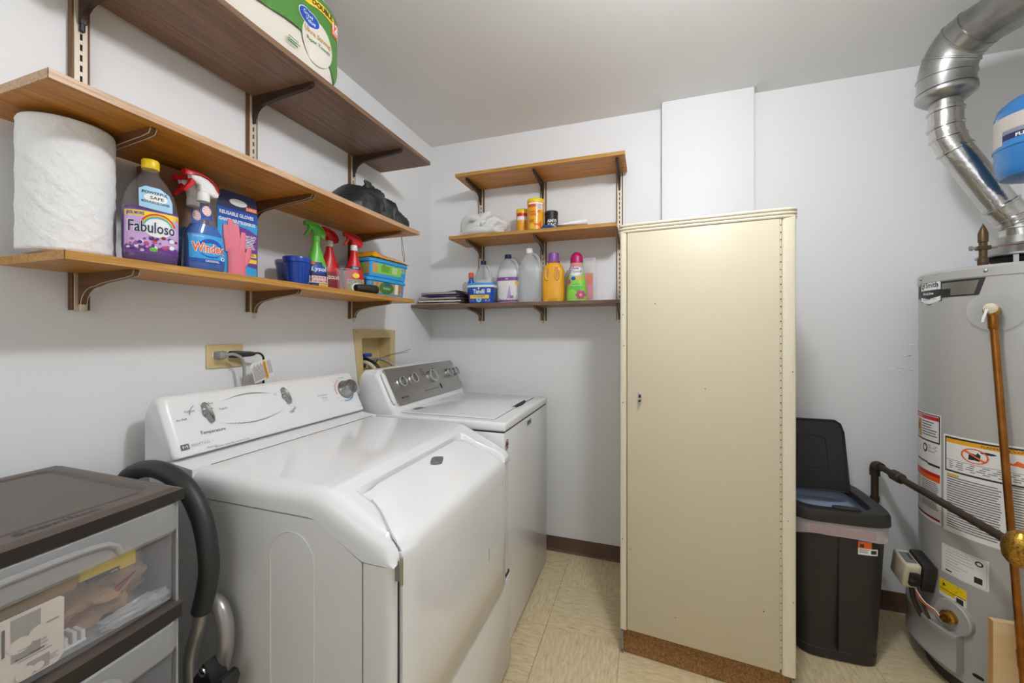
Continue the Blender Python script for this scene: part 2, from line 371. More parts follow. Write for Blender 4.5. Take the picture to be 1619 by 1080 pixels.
def bracket(loc, rz, L, label, group, dark):
    t = thing('shelf_bracket', label, 'shelf bracket', loc, rz, group); q, e = bracket_mesh(L, .074, dark)
    build(MB().prism([(y - .0175, z) for y, z in q], -.0055, .0055, 'bracket_dark' if dark else 'bracket_wood', 'yz'), 'arm', t)
    rim = [(-L, 0), (-L - .002, -.004), (-L + .004, -.013)] + e[0:]
    build(MB().tube([(.0058, y - .0175, z) for y, z in rim], .0007, 'black_bracket' if dark else 'beige_metal', 5).tube([(-.0058, y - .0175, z) for y, z in rim], .0007, 'black_bracket' if dark else 'beige_metal', 5), 'rim', t)
    build(MB().box(-.0045, .0045, -.0255, -.0168, -.092, -.001, 'black_bracket' if dark else 'beige_metal', .0015), 'hook_plate', t)
def shelf(name, loc, rz, length, depth, th, face, edge, label):
    """front edge faces local -y; loc = back left corner of the underside"""
    t = thing(name, label, 'shelf', loc, rz)
    build(MB().box(.0008, length - .0008, -depth + .0008, -.001, 0, th, face, .0006, 1), 'board', t)
    build(MB().box(0, length, -depth, -depth + .0009, .0004, th - .0004, edge).box(0, .0009, -depth, -.001, .0004, th - .0004, edge).box(length - .0009, length, -depth, -.001, .0004, th - .0004, edge), 'edge_band', t, smooth=0)
ZB, ZM, ZT = 1.411, 1.722, 2.087          # tops of the three shelves on the left wall
TH = .018
shelf('wall_shelf', (.018, -1.82, ZB - TH), 90, 1.222, .235, TH, 'oak_lam', 'oak_edge', 'long oak-look shelf crowded with cleaning bottles over the dryer')
shelf('wall_shelf', (.018, -1.865, ZM - TH), 90, 1.225, .29, TH, 'oak_lam', 'edge_pale', 'long oak-look shelf carrying a black cloth bag')
shelf('wall_shelf', (.018, -1.762, ZT - TH), 90, 1.219, .29, TH, 'walnut_lam', 'walnut_edge', 'long dark brown shelf carrying a pack of paper towels')
RT, RM, RB = 2.137, 1.792, 1.414
shelf('wall_shelf', (.296, -.018, RT - TH), 0, .914, .235, TH, 'oak_lam', 'oak_edge', 'short empty oak-look shelf near the ceiling')
shelf('wall_shelf', (.256, -.018, RM - TH), 0, .914, .235, TH, 'oak_lam', 'oak_edge', 'short oak-look shelf with a folded white towel and wipe canisters')
shelf('wall_shelf', (.004, -.018, RB - TH), 0, 1.192, .222, TH, 'walnut_lam', 'walnut_edge', 'dark brown shelf holding a row of laundry bottles and jugs')
for (y, _), w1, w2, w3 in zip(LU, ('below the paper towel roll', 'below the glove package', 'below the red spray bottles'), ('above the paper towel roll', 'above the glove package', 'below the black bag'), ('at the outer end', 'below the paper towel pack', 'near the room corner')):
    bracket((0, y, ZB - TH), 90, .205, 'wood-grain bracket of the cleaning shelf ' + w1, 'brackets of the cleaning shelf', False)
    bracket((0, y, ZM - TH), 90, .262, 'wood-grain bracket of the bag shelf ' + w2, 'brackets of the bag shelf', False)
    bracket((0, y, ZT - TH), 90, .262, 'dark bracket of the long dark shelf ' + w3, 'brackets of the dark top shelf', True)
for (x, _), w1, w2, w3 in zip(RU, ('above the white towel', 'above the wipe canisters', 'beside the boxed-in wall chase'), ('below the white towel', 'below the wipe canisters', 'hidden by the cream cabinet'), ('below the powder tub', 'below the yellow detergent', 'hidden by the cream cabinet')):
    bracket((x, 0, RT - TH), 0, .205, 'dark bracket of the short empty shelf ' + w1, 'brackets of the empty shelf', True)
    bracket((x, 0, RM - TH), 0, .205, 'wood-grain bracket of the towel shelf ' + w2, 'brackets of the towel shelf', False)
    bracket((x, 0, RB - TH), 0, .19, 'wood-grain bracket of the laundry shelf ' + w3, 'brackets of the laundry shelf', False)

# ------------------------------------------------------------------ dryer
DL, DR = -1.585, -.86
dr = thing('clothes_dryer', 'white front-loading dryer with sloped top door and rounded control console', 'dryer', (.055, (DL + DR) / 2, 0), 90)
side = [(.075, .03), (.752, .03), (.752, .772), (.628, .843), (.075, .843)]
build(MB().prism(side, DL, DR, 'enamel_side', 'xz'), 'cabinet_body', dr, world=True)
fr = MB()            # front panel that wraps round the corners
pts = [(.756, DL)] + [(.806 + .02 * math.cos(a), DL + .02 + .02 * math.sin(a)) for a in [-PI / 2 + PI / 2 * k / 5 for k in range(6)]]
pts += [(.806 + .02 * math.cos(a), DR - .02 + .02 * math.sin(a)) for a in [PI / 2 * k / 5 for k in range(6)]] + [(.756, DR)]
fr.prism(pts, .03, .772, 'enamel_side', 'xy'); build(fr, 'front_panel', dr, world=True)
build(MB().prism([(.08, DL + .02), (.78, DL + .02), (.78, DR - .02), (.08, DR - .02)], 0, .032, 'seam', 'xy'), 'toe_base', dr, world=True)
# top panel: a swept profile with rounded ends and a sunken bay for the door flap
Tp = [(.235, .907), (.40, .9075), (.56, .9075), (.62, .9065), (.645, .903), (.67, .893), (.70, .879), (.73, .865), (.76, .851), (.79, .837), (.812, .826), (.826, .815), (.834, .802), (.8345, .788), (.832, .778)]
Sp = [(.075, .845), (.40, .846), (.56, .846), (.612, .8455), (.628, .843), (.645, .8335), (.665, .822), (.685, .811), (.705, .80), (.725, .789), (.742, .779), (.756, .774), (.78, .7735), (.81, .7735), (.83, .7735)]
def dense(P_, n=4):
    out = []
    for a, b in zip(P_, P_[1:]): out += [(a[0] + (b[0] - a[0]) * k / n, a[1] + (b[1] - a[1]) * k / n) for k in range(n)]
    return out + [P_[-1]]
Tp, Sp = dense(Tp), dense(Sp)
W = DR - DL; cols = [(0, 0), (0, .15), (0, .3)] + [(.034 * (1 - math.cos(a)), .3 + .7 * math.sin(a)) for a in [PI / 2 * k / 7 for k in range(1, 8)]]
half = cols + [(.034 + .004 * k, 1) for k in range(1, 24)]
cols = half + [(.13 + (W - .26) * k / 24, 1) for k in range(1, 24)] + [(W - y, w_) for y, w_ in reversed(half)]
def flapL(x): return DL + .068 - .052 * sm(.72, .83, x)      # left and right rims of the flap bay
def flapR(x): return DR - .098 + .028 * sm(.72, .83, x)
vs = []; fs = []
for i in range(len(Tp)):
    for y, w_ in cols:
        x = Sp[i][0] + (Tp[i][0] - Sp[i][0]) * w_; z = Sp[i][1] + (Tp[i][1] - Sp[i][1]) * w_; Y = DL + y
        ins = sm(0, .014, x - .678) * sm(0, .012, Y - flapL(x)) * sm(0, .012, flapR(x) - Y)
        vs.append((x - .009 * ins, Y, z - .016 * ins))
n = len(cols)
for i in range(len(Tp) - 1):
    for j in range(n - 1): fs.append((i * n + j, i * n + j + 1, (i + 1) * n + j + 1, (i + 1) * n + j))
build(MB().add(vs, fs, 'enamel'), 'top_panel', dr, world=True, smooth=50)
# console foot, rear deck seam, console
build(MB().prism([(.075, .846), (.075, .922), (.158, .922), (.170, .916), (.237, .907), (.237, .846)], DL + .004, DR - .004, 'enamel', 'xz'), 'rear_deck', dr, world=True)
build(MB().box(.2368, .2378, DL + .05, DR - .03, .9065, .9082, 'seam'), 'deck_seam', dr, world=True)
def console(X, prof, mt, endr, ya, yb, xc, zc):
    """profile shrunk towards its core at both ends so that the ends are rounded"""
    st = [(0, .86)] + [(endr * (1 - math.cos(a)), .86 + .14 * math.sin(a)) for a in [PI / 2 * k / 6 for k in range(1, 7)]]
    secs = [(ya + y, k) for y, k in st] + [(ya + (yb - ya) * k / 10, 1) for k in range(1, 10)] + [(yb - y, k) for y, k in reversed(st)]
    vs = []; fs = []; n = len(prof)
    for y, k in secs: vs += [(xc + (x - xc) * k, y, zc + (z - zc) * k) for x, z in prof]
    for i in range(len(secs) - 1):
        for j in range(n): fs.append((i * n + j, i * n + (j + 1) % n, (i + 1) * n + (j + 1) % n, (i + 1) * n + j))
    fs += [tuple(range(n)), tuple((len(secs) - 1) * n + j for j in range(n))]
    return MB().add(vs, fs, mt)
A, B = Vector((.112, 1.075)), Vector((.182, .925))
prof = [(.058, .905), (.058, 1.045), (.064, 1.062), (.078, 1.077), (.094, 1.081), (.105, 1.079), (.113, 1.072)] + [(.113 + .065 * k / 6, 1.072 - .137 * k / 6) for k in range(1, 7)] + [(.1795, .930), (.177, .9265), (.170, .925), (.15, .918)]
build(console(0, prof, 'plastic_white', .022, DL + .002, DR - .002, .075, .905), 'console', dr, world=True, smooth=45)
cd = (B - A).normalized()
def con_map(A, cd, yc):          # (x along the console to the right, t down the slanted face) with origin at its top edge
    o = Vector((A.x, yc, A.y)); up = Vector((-cd.x, 0, -cd.y)); rt = Vector((0, 1, 0)); nn = rt.cross(up)
    return lambda x, y, h: tuple(o + rt * x + up * y + nn * (h + .0014))
cm = con_map(A, cd, 0); face_n = Vector((0, 1, 0)).cross(Vector((-cd.x, 0, -cd.y)))
def tz(z): return -(1.075 - z) / (1.075 - .925) * (A - B).length
d = MB(cm)
for (ya, yb, z0, z1, bow) in ((-1.432, -1.26, 1.048, 1.048, .012), (-1.455, -1.235, .993, .990, -.018)):
    for k in range(24):
        t0, t1 = k / 24, (k + 1) / 24; w0 = .0011 * math.sin(PI * (t0 + t1) / 2)
        p0, p1 = (ya + (yb - ya) * t0, tz(z0) + bow * math.sin(PI * t0)), (ya + (yb - ya) * t1, tz(z1) + bow * math.sin(PI * t1))
        d.poly([(p0[0], p0[1] - w0), (p1[0], p1[1] - w0), (p1[0], p1[1] + w0), (p0[0], p0[1] + w0)], 'grey_print')
d.text('Temperature', -1.477, tz(.974), .068, 'dark_print', rot=-.03)
d.text('Signal', -1.205, tz(.983), .030, 'grey_print', rot=.55)
d.text('MAYTAG', -1.517, tz(.951), .046, 'light_print', height=.0075); d.text('Atlantis', -1.492, tz(.937), .030, 'light_print', height=.006, shear=.3)
d.rect(-1.566, -1.546, tz(.958), tz(.944), 'grey_print'); d.text('M', -1.556, tz(.951), .012, 'white', 2, .007)
d.text('Quiet Pack - Power Plus - Auto Dry Control', -1.435, tz(.933), .10, 'dark_print', height=.0045)
d.text('Delicate', -1.52, tz(1.036), .026, 'grey_print'); d.text('Air Fluff', -1.545, tz(1.018), .026, 'grey_print'); d.text('Med', -1.463, tz(1.048), .016, 'grey_print'); d.text('Regular', -1.43, tz(1.028), .024, 'grey_print')
d.ell(-1.489, tz(1.022), .035, .035, 'grey_print', 0, 10, 2.1, 3.0, .95)
d.text('Off', -1.252, tz(1.043), .012, 'light_print'); d.text('On', -1.225, tz(1.05), .010, 'light_print')
d.text('Timed Dry', -.933, tz(1.063), .034, 'light_print'); d.text('Permanent', -1.058, tz(1.013), .046, 'light_print'); d.text('Press', -1.054, tz(1.002), .024, 'light_print'); d.text('Auto Dry', -1.054, tz(.992), .03, 'light_print', height=.006)
d.text('Regular', -.862, tz(.995), .030, 'light_print', height=.007); d.text('Less Dry', -.866, tz(.985), .026, 'light_print', height=.006)
d.ell(-.94, tz(1.017), .048, .048, 'orange', 0, 14, 1.9, 3.4, .95); d.ell(-.94, tz(1.017), .048, .048, 'sky_blue', 0, 18, 4.3, 6.3, .93)
for k in range(16): d.rect(-.94 + .054 * math.cos(1.4 + k * .33) - .004, -.94 + .054 * math.cos(1.4 + k * .33) + .004, tz(1.017) + .054 * math.sin(1.4 + k * .33) - .0007, tz(1.017) + .054 * math.sin(1.4 + k * .33) + .0007, 'light_print')
d.text('With wrinkle prevent', -.885, tz(.945), .05, 'light_print', height=.004)
tag(dec(d, 'console_print', dr, world=True), kind='stuff')
def onface(cmf, nrm, x, t):
    o = Vector(cmf(x, t, 0)); z = nrm.normalized(); y = Vector((0, 1, 0)); xx = y.cross(z)
    return Matrix.Translation(o) @ Matrix((xx, y, z)).transposed().to_4x4()
for x, z in ((-1.479, 1.023), (-1.218, 1.031)):
    M = onface(cm, face_n, x, tz(z)); k = MB()
    k.lathe([(.011, -.001), (.011, .003), (.009, .006), (.005, .008)], 20, 'knob_silver', M)
    k.loft([(0, .030, .0058, 0, 0, 2), (.006, .032, .0062, 0, 0, 2), (.014, .030, .0052, 0, 0, 2), (.020, .021, .0034, 0, 0, 2), (.022, .010, .001, 0, 0, 2)], 'knob_silver', 24, M=M @ Matrix.Rotation(.2, 4, 'Z'))
    k.tube([M @ Vector((-.012 + .0 * t, 0, .006)) + (M.to_3x3() @ Vector((.012 * math.sin(t * PI) * .3, -.013 * math.cos(t * PI * 2), .004))) for t in [j / 10 for j in range(11)]], .0022, 'chrome', 6)
    build(k, 'selector_knob', dr, world=True)
M = onface(cm, face_n, -.936, tz(1.018))
build(MB().lathe([(.037, -.001), (.037, .006), (.032, .012), (.030, .036), (.027, .041), (.012, .0435), (0, .044)], 28, 'knob_silver', M), 'timer_knob', dr, world=True)
# door: vertical panel with a flap folded over the slope
dpro = [(.692, .883), (.70, .8805), (.73, .8665), (.76, .8525), (.79, .8385), (.81, .8285), (.826, .817), (.838, .803), (.843, .785), (.843, .70), (.843, .372), (.838, .366)]
def flap_in(x, z):
    if z > .80: return flapL(x) + .014, flapR(x) - .014
    return DL + .024, DR - .068
dpro = dense(dpro, 2); n = 22; vs = []; fs = []
for (x, z) in dpro:
    a, b = flap_in(x, z)
    if z > .872: a += .03 * (z - .872) / .011; b -= .03 * (z - .872) / .011
    for j in range(n + 1):
        y = a + (b - a) * j / n; dd = min(y - a, b - y); s_ = 1 - math.sqrt(max(0, 1 - (1 - min(1, dd / .006)) ** 2)) if dd < .006 else 0
        vs.append((x - .008 * s_ * (1 if z < .82 else .4), y, z - .008 * s_ * (0 if z < .8 else 1)))
for i in range(len(dpro) - 1):
    for j in range(n): fs.append((i * (n + 1) + j, i * (n + 1) + j + 1, (i + 1) * (n + 1) + j + 1, (i + 1) * (n + 1) + j))
o = len(vs)
for (x, z) in dpro:
    a, b = flap_in(x, z); vs += [(min(x - .012, .822), a + .003, z - (.012 if z > .8 else 0)), (min(x - .012, .822), b - .003, z - (.012 if z > .8 else 0))]
for i in range(len(dpro) - 1):
    fs.append((i * (n + 1), (i + 1) * (n + 1), o + 2 * i + 2, o + 2 * i)); fs.append((i * (n + 1) + n, (i + 1) * (n + 1) + n, o + 2 * i + 3, o + 2 * i + 1))
dd = build(MB().add(vs, fs, 'enamel'), 'door', dr, world=True, smooth=50)
sl = Vector((.165, 0, -.08)).normalized(); sn = Vector((.08, 0, .165)).normalized()
e = MB(); M = Matrix.Translation((.7225, -1.218, .8715)) @ Matrix((Vector((0, 1, 0)), -sl, sn)).transposed().to_4x4()
e.loft([(0, .036, .016, 0, 0, 1.4), (.002, .035, .015, 0, 0, 1.4), (.0035, .028, .010, 0, 0, 1.5)], 'emblem', 24, M=M)
e.loft([(0, .016, .017, 0, 0, 2.2), (.004, .014, .014, 0, 0, 2.2), (.0048, .010, .009, 0, 0, 2.2)], 'emblem', 20, M=M)
build(e, 'emblem', dd, world=True)
build(MB().box(.8432, .8436, -1.105, -1.1035, .555, .575, 'dark_print').box(.8432, .8436, -1.1045, -1.103, .53, .556, 'grey_print'), 'scratch', dd, world=True)
h = MB().tube([(.838, DL + .014, .79), (.838, DL + .014, .735)], .004, 'satin_chrome', 10).box(.822, .838, DL + .012, DL + .0165, .742, .783, 'zinc')
build(h, 'hinge', dr, world=True)
build(MB().box(.822, .828, DL + .019, DL + .0225, .375, .775, 'seam'), 'door_gap', dr, world=True)
build(MB().box(.80, .8285, DL + .006, DR - .006, .360, .3735, 'seam'), 'panel_gap', dr, world=True)
build(MB().box(.82, .832, DL + .004, DR - .004, .03, .362, 'enamel_side', .003), 'lower_panel', dr, world=True)
ar = [(.501, DL - .0003, .08), (.501, DL - .0003, .745)] + [(.5635 - .0625 * math.cos(a), DL - .0003, .745 + .0625 * math.sin(a)) for a in [PI * k / 16 for k in range(1, 16)]] + [(.626, DL - .0003, .745), (.626, DL - .0003, .08)]
build(MB().tube(ar, .0022, 'enamel_side', 6), 'side_emboss', dr, world=True)

# ------------------------------------------------------------------ washer
WL, WR, WX0, WX1 = -.82, -.135, .10, .796
ws = thing('washing_machine', 'white top-loading washer with brushed steel console and five knobs', 'washing machine', (WX0, (WL + WR) / 2, 0), 90)
build(MB().box(WX0, WX1 - .004, WL, WR, .012, .862, 'enamel_side', .006), 'cabinet_body', ws, world=True)
build(MB().box(WX0 + .03, WX1 - .03, WL + .02, WR - .02, 0, .014, 'seam'), 'base', ws, world=True)
build(MB().box(WX0 + .01, WX1 - .008, WL + .004, WR - .004, .860, .866, 'seam'), 'deck_gap', ws, world=True)
build(MB().box(WX0, WX1, WL, WR, .866, .903, 'enamel', .010, 3), 'top_deck', ws, world=True)
lid = build(MB().box(.300, .735, WL + .045, WR - .055, .899, .9085, 'enamel', .004, 3), 'lid', ws, world=True)
build(MB().prism([(.722, -.53), (.737, -.50), (.742, -.45), (.742, -.40), (.737, -.35), (.722, -.32)], .9, .9092, 'seam', 'xy'), 'lid_handle_recess', lid, world=True)
build(MB().box(.735, .7362, WL + .05, WR - .06, .9025, .9045, 'seam').box(.30, .735, WL + .0437, WL + .0449, .9025, .9045, 'grey_print'), 'lid_gap', ws, world=True)
build(MB().prism([(.315, -.72), (.345, -.72), (.35, -.66), (.32, -.655)], .9083, .9092, 'grey_print', 'xy'), 'dispenser_window', lid, world=True)
A2, B2 = Vector((.212, 1.086)), Vector((.292, .929)); cd2 = (B2 - A2).normalized()
prof = [(.11, .90), (.11, 1.05), (.118, 1.072), (.135, 1.085), (.16, 1.090), (.195, 1.090), (.206, 1.088)] + [(.206 + .083 * k / 6, 1.084 - .158 * k / 6) for k in range(7)] + [(.292, .918), (.296, .908), (.296, .902)]
build(console(0, prof, 'plastic_white', .02, WL + .002, WR - .002, .15, .90), 'console', ws, world=True, smooth=45)
cm2 = con_map(A2, cd2, 0); fn2 = Vector((0, 1, 0)).cross(Vector((-cd2.x, 0, -cd2.y)))
LN = (A2 - B2).length
def tz2(z): return -(1.086 - z) / (1.086 - .929) * LN
f = MB(lambda x, y, h: cm2(x, y, h + .0))
pl = []
ya, yb = WL + .034, WR - .010
rr = .018
for cx_, cy_, a0 in ((yb - rr, .001 - rr, 0), (ya + .004, .001 - .004, PI / 2), (ya + .012, tz2(.932) + .004, PI), (yb - rr * .6, tz2(.932) + rr * .6, 1.5 * PI)):
    r_ = {0: rr, PI / 2: .004, PI: .004, 1.5 * PI: rr * .6}[a0]
    pl += [(cx_ + r_ * math.cos(a0 + PI / 2 * k / 5), cy_ + r_ * math.sin(a0 + PI / 2 * k / 5)) for k in range(6)]
nP = len(pl); vs = [cm2(x, y, .0035) for x, y in pl] + [cm2(x, y, -.004) for x, y in pl]
f.add(vs, [tuple(range(nP))] + [(i, (i + 1) % nP, (i + 1) % nP + nP, i + nP) for i in range(nP)], 'brushed')
build(f, 'steel_face', ws, world=True, smooth=30)
build(MB().loft([(0, .010, .074, 0, 0, 4), (.006, .0095, .073, 0, 0, 4), (.010, .006, .068, 0, 0, 4)], 'plastic_white', 28, M=Matrix.Translation(cm2(WL + .018, -.088, -.002)) @ Matrix((Vector((0, 1, 0)), Vector((-cd2.x, 0, -cd2.y)), fn2)).transposed().to_4x4()), 'end_cap', ws, world=True)
d = MB(lambda x, y, h: cm2(x, y, h + .0036))
d.text('MAYTAG', -.715, tz2(.958), .055, 'dark_print', height=.010, bold=.01); d.text('Commercial Technology', -.713, tz2(.947), .052, 'grey_print', height=.0035)
for k in range(8): d.rect(-.545 + k * .018, -.536 + k * .018, tz2(.963) - .0025, tz2(.963) + .0025, 'dark_print')
d.ell(-.378, tz2(.968), .010, .016, 'dark_print'); d.text('START', -.345, tz2(.968), .028, 'grey_print')
for x in (-.71, -.608, -.436, -.253, -.169): d.text('SELECT', x, tz2(.985) - (.012 if x == -.436 else 0), .024, 'grey_print', height=.004)
d.lines(-.52, -.48, tz2(1.03), tz2(1.065), 4, 'grey_print'); d.lines(-.40, -.37, tz2(1.02), tz2(1.06), 4, 'grey_print'); d.ell(-.155, tz2(.958), .004, .004, 'grey_print')
tag(dec(d, 'console_print', ws, world=True), kind='stuff')
for x, z, r_ in ((-.71, 1.021, .024), (-.608, 1.026, .024), (-.436, 1.020, .032), (-.253, 1.022, .024), (-.169, 1.022, .023)):
    M = onface(cm2, fn2, x, tz2(z)) @ Matrix.Translation((0, 0, .002))
    kn = build(MB().lathe([(r_ * 1.08, 0), (r_ * 1.06, .004), (r_ * .96, .006), (r_ * .94, .020), (r_ * .86, .0225)], 28, 'satin_chrome', M), 'knob', ws, world=True)
    build(MB().lathe([(r_ * .98, .0185), (r_ * 1.0, .021), (r_ * .97, .0245), (r_ * .86, .0245), (r_ * .84, .0225)], 28, 'knob_light', M).box(-r_ * .92, -r_ * .5, -.0014, .0014, .0226, .0245, 'seam', M=M), 'knob_ring', kn, world=True)
d = MB(planar((WX1 - .0035, -.478, .836), (0, 1, 0), (0, 0, 1)))
d.rect(-.033, .033, -.011, .011, 'dark_print'); d.rect(-.031, .031, -.0095, .0095, 'satin_chrome', 1); d.text('MAYTAG', 0, 0, .052, 'dark_print', 2, .009, bold=.015)
dec(d, 'badge', ws, world=True)
d = MB(planar((WX1 - .0035, -.79, .812), (0, 1, 0), (0, 0, 1)))
d.ell(0, 0, .018, .022, 'dark_print'); d.ell(0, 0, .0155, .0195, 'beige_metal', 1); d.rect(-.013, .013, -.005, .005, 'dark_red', 2); d.ell(-.004, .009, .006, .006, 'dark_print', 2); d.ell(.002, -.011, .007, .005, 'dark_print', 2)
dec(d, 'round_sticker', ws, world=True)

# ------------------------------------------------------------------ cream metal cabinet
ca = math.degrees(math.atan2(-.05, .572)); CW, CD, CH = .574, .38, 1.672
cb_ = thing('utility_cabinet', 'tall cream enamelled metal cabinet with one door and brown base', 'cabinet', (1.213, -.65, 0), ca)
# local: x 0..CW, front y=0, back y=+CD
build(MB().box(.004, CW - .004, .004, CD, .098, CH - .03, 'cream_enamel', .002), 'carcass', cb_)
build(MB().box(.012, CW - .010, .008, CD - .01, .002, .1, 'base_board'), 'kick_board', cb_)
for x in (.002, CW - .012):
    p_ = build(MB().box(x, x + .010, -.001, .012, 0, .104, 'zinc', .001, 1), 'base_corner', cb_)
    q = MB()
    for z in (.012, .09): q.lathe([(.0025, 0), (.002, .0015), (0, .0018)], 10, 'slot_dark', Matrix.Translation((x + .005, -.001, z)) @ Matrix.Rotation(PI / 2, 4, 'X'))
    build(q, 'rivet', p_)
for x0, x1 in ((0, .026), (CW - .042, CW)):
    build(MB().loft([(z, (x1 - x0) / 2, .013, (x0 + x1) / 2, .004, 3.2) for z in (.098, CH - .028)], 'cream_trim', 24), 'front_post', cb_)
dz0, dz1 = .104, CH - .036
do = build(MB().box(.0275, CW - .0465, -.012, .006, dz0, dz1, 'cream_enamel', .004, 2), 'door', cb_)
build(MB().box(.022, .0275, -.002, .006, dz0, dz1, 'cream_line').box(CW - .0465, CW - .042, -.004, .006, dz0, dz1, 'cream_line'), 'door_gap', cb_)
hi = MB()
for k in range(62): hi.tube([(CW - .0443, -.006, dz0 + .012 + k * .025), (CW - .0443, -.006, dz0 + .033 + k * .025)], .0026, 'cream_trim', 8)
build(hi, 'piano_hinge', cb_)
lk = MB().loft([(0, .007, .022, 0, 0, 6), (.005, .007, .022, 0, 0, 6), (.006, .006, .021, 0, 0, 6)], 'chrome', 20, M=Matrix.Translation((.075, -.012, 1.0)) @ Matrix.Rotation(PI / 2, 4, 'X'))
lk.lathe([(.0045, 0), (.0045, .012), (.003, .013)], 14, 'bronze', Matrix.Translation((.075, -.017, .992)) @ Matrix.Rotation(PI / 2, 4, 'X')).box(.0715, .0785, -.0235, -.0175, 1.004, 1.014, 'slot_dark')
build(lk, 'lock', do)
# lid moulding: four rounded ribs
rp = []
cz = CH - .036
tr_ = MB()
for k in range(3):
    tr_.loft([(cz + .012 * k + dz_, CW / 2 + .003 + e_, CD / 2 + .005 + e_, CW / 2, CD / 2 - .004, 14) for dz_, e_ in ((.0, .001), (.002, .005), (.006, .0065), (.010, .005), (.0118, .001))], 'cream_trim', 64)
build(tr_, 'top_moulding', cb_)
tl = MB()
for k in (1, 2): tl.loft([(cz + .012 * k - .0008, CW / 2 + .0048, CD / 2 + .0068, CW / 2, CD / 2 - .004, 14), (cz + .012 * k + .0006, CW / 2 + .0048, CD / 2 + .0068, CW / 2, CD / 2 - .004, 14)], 'cream_line', 64)
build(tl, 'moulding_groove', cb_)
ch = MB()
for x, z, y in ((.012, .98, -.0095), (.016, 1.2, -.0092), (.563, 1.12, -.009), (.55, .62, -.0085), (.04, .42, -.0125), (.3, 1.05, -.0125), (.13, 1.36, -.0125), (.48, .3, -.0125), (.565, .35, -.008), (.01, .45, -.0095), (.012, 1.32, -.0095), (.2, .2, -.0125)):
    ch.lathe([(.0022, 0), (.0012, .0006)], 7, 'rust', Matrix.Translation((x, y, z)) @ Matrix.Rotation(PI / 2, 4, 'X'))
build(ch, 'paint_chip', cb_)
# ------------------------------------------------------------------ things on the left shelves
def face(a): return a + 90       # rotation that turns a thing's front towards the compass angle a
# paper towel roll
t = thing('paper_towel_roll', 'large white quilted paper towel roll at the end of the cleaning shelf', 'paper towel', (.127, -1.760, ZB), face(-24))
v = []; R_ = .0745; nA, nZ = 220, 150
def towel(a, b):
    th = 2 * PI * a; z = .008 + .272 * b; x = th * R_
    p = abs(noise.noise(Vector((x * 40, z * 40, 1.3)))) + .6 * (math.sin((x + z) * 95 + 2 * noise.noise(Vector((x * 12, z * 12, 0)))) > .75) + .5 * (math.sin((x - z) * 95 + 3 * noise.noise(Vector((x * 9, z * 9, 4)))) > .8)
    r = R_ - .0016 + .0015 * p * .8 - .003 * (sm(.985, 1, b) + sm(.015, 0, b))
    return (r * math.cos(th), r * math.sin(th), z)
def sm_(a, b, x): return sm(a, b, x)
m_ = MB().grid(towel, nA, nZ, 'paper_white')
m_.lathe([(.0715, .2797), (.055, .2805), (.022, .2795)], 48, 'paper_white').lathe([(.072, .0085), (.05, 0.0), (.022, 0.0)], 48, 'paper_white')
build(m_, 'towel_sheets', t, smooth=60)
build(MB().lathe([(.0215, 0.0005), (.0215, .279), (.0195, .279), (.0195, 0.0005)], 24, 'cardboard'), 'core', t)

def sprayer_head(t, z, s, body, cap, trig, collar, rz=0):
    M = Matrix.Translation((0, 0, z)) @ Matrix.Rotation(rz, 4, 'Z') @ Matrix.Scale(s, 4)
    def pr(poly, w_, mt):
        n_ = len(poly); c = [(sum(p[0] for p in poly) / n_), (sum(p[1] for p in poly) / n_)]
        vs = []; fs = []
        for y, k in ((-w_, .8), (-w_ * .7, 1), (w_ * .7, 1), (w_, .8)): vs += [(c[0] + (x - c[0]) * k, y, c[1] + (q - c[1]) * k) for x, q in poly]
        for i in range(3):
            for j in range(n_): fs.append((i * n_ + j, i * n_ + (j + 1) % n_, (i + 1) * n_ + (j + 1) % n_, (i + 1) * n_ + j))
        fs += [tuple(range(n_)), tuple(3 * n_ + j for j in range(n_))]
        return MB().add(vs, fs, mt, M)
    h_ = build(pr([(-.011, 0), (-.014, .018), (-.030, .030), (-.032, .040), (-.012, .043), (.008, .038), (.024, .026), (.034, .008), (.032, -.002), (.024, -.005), (.012, -.001)], .0105, body), 'spray_head', t, smooth=40)
    build(pr([(-.045, .035), (-.045, .049), (-.030, .052), (-.004, .048), (.018, .038), (.030, .024), (.036, .008), (.0335, .008), (.024, .027), (.008, .039), (-.012, .0435), (-.032, .041)], .0125, cap), 'head_cover', h_, smooth=40)
    build(pr([(-.018, .034), (-.029, .034), (-.033, .020), (-.042, .006), (-.047, -.004), (-.041, -.007), (-.031, .004), (-.022, .018)], .0065, trig), 'trigger', t, smooth=40)
    c_ = MB().lathe([(.0135, -.022), (.0142, -.020), (.0142, -.004), (.0125, .001), (.006, .001)], 24, collar, M); build(c_, 'collar', t)
def secs_scale(S, k): return [(z, rx * k, ry * k, cx, cy, e) for z, rx, ry, cx, cy, e in S]
def clip(S, z0, z1, k=1.0):
    """sections between two heights (for liquid levels and wrap labels)"""
    out = []
    def at(z):
        for a, b in zip(S, S[1:]):
            if a[0] <= z <= b[0]:
                t_ = (z - a[0]) / ((b[0] - a[0]) or 1); return tuple([z] + [a[i] + (b[i] - a[i]) * t_ for i in range(1, 6)])
        return S[0] if z < S[0][0] else S[-1]
    out = [at(z0)] + [s_ for s_ in S if z0 < s_[0] < z1] + [at(z1)]
    return [(z, rx * k, ry * k, cx, cy, e) for z, rx, ry, cx, cy, e in out]

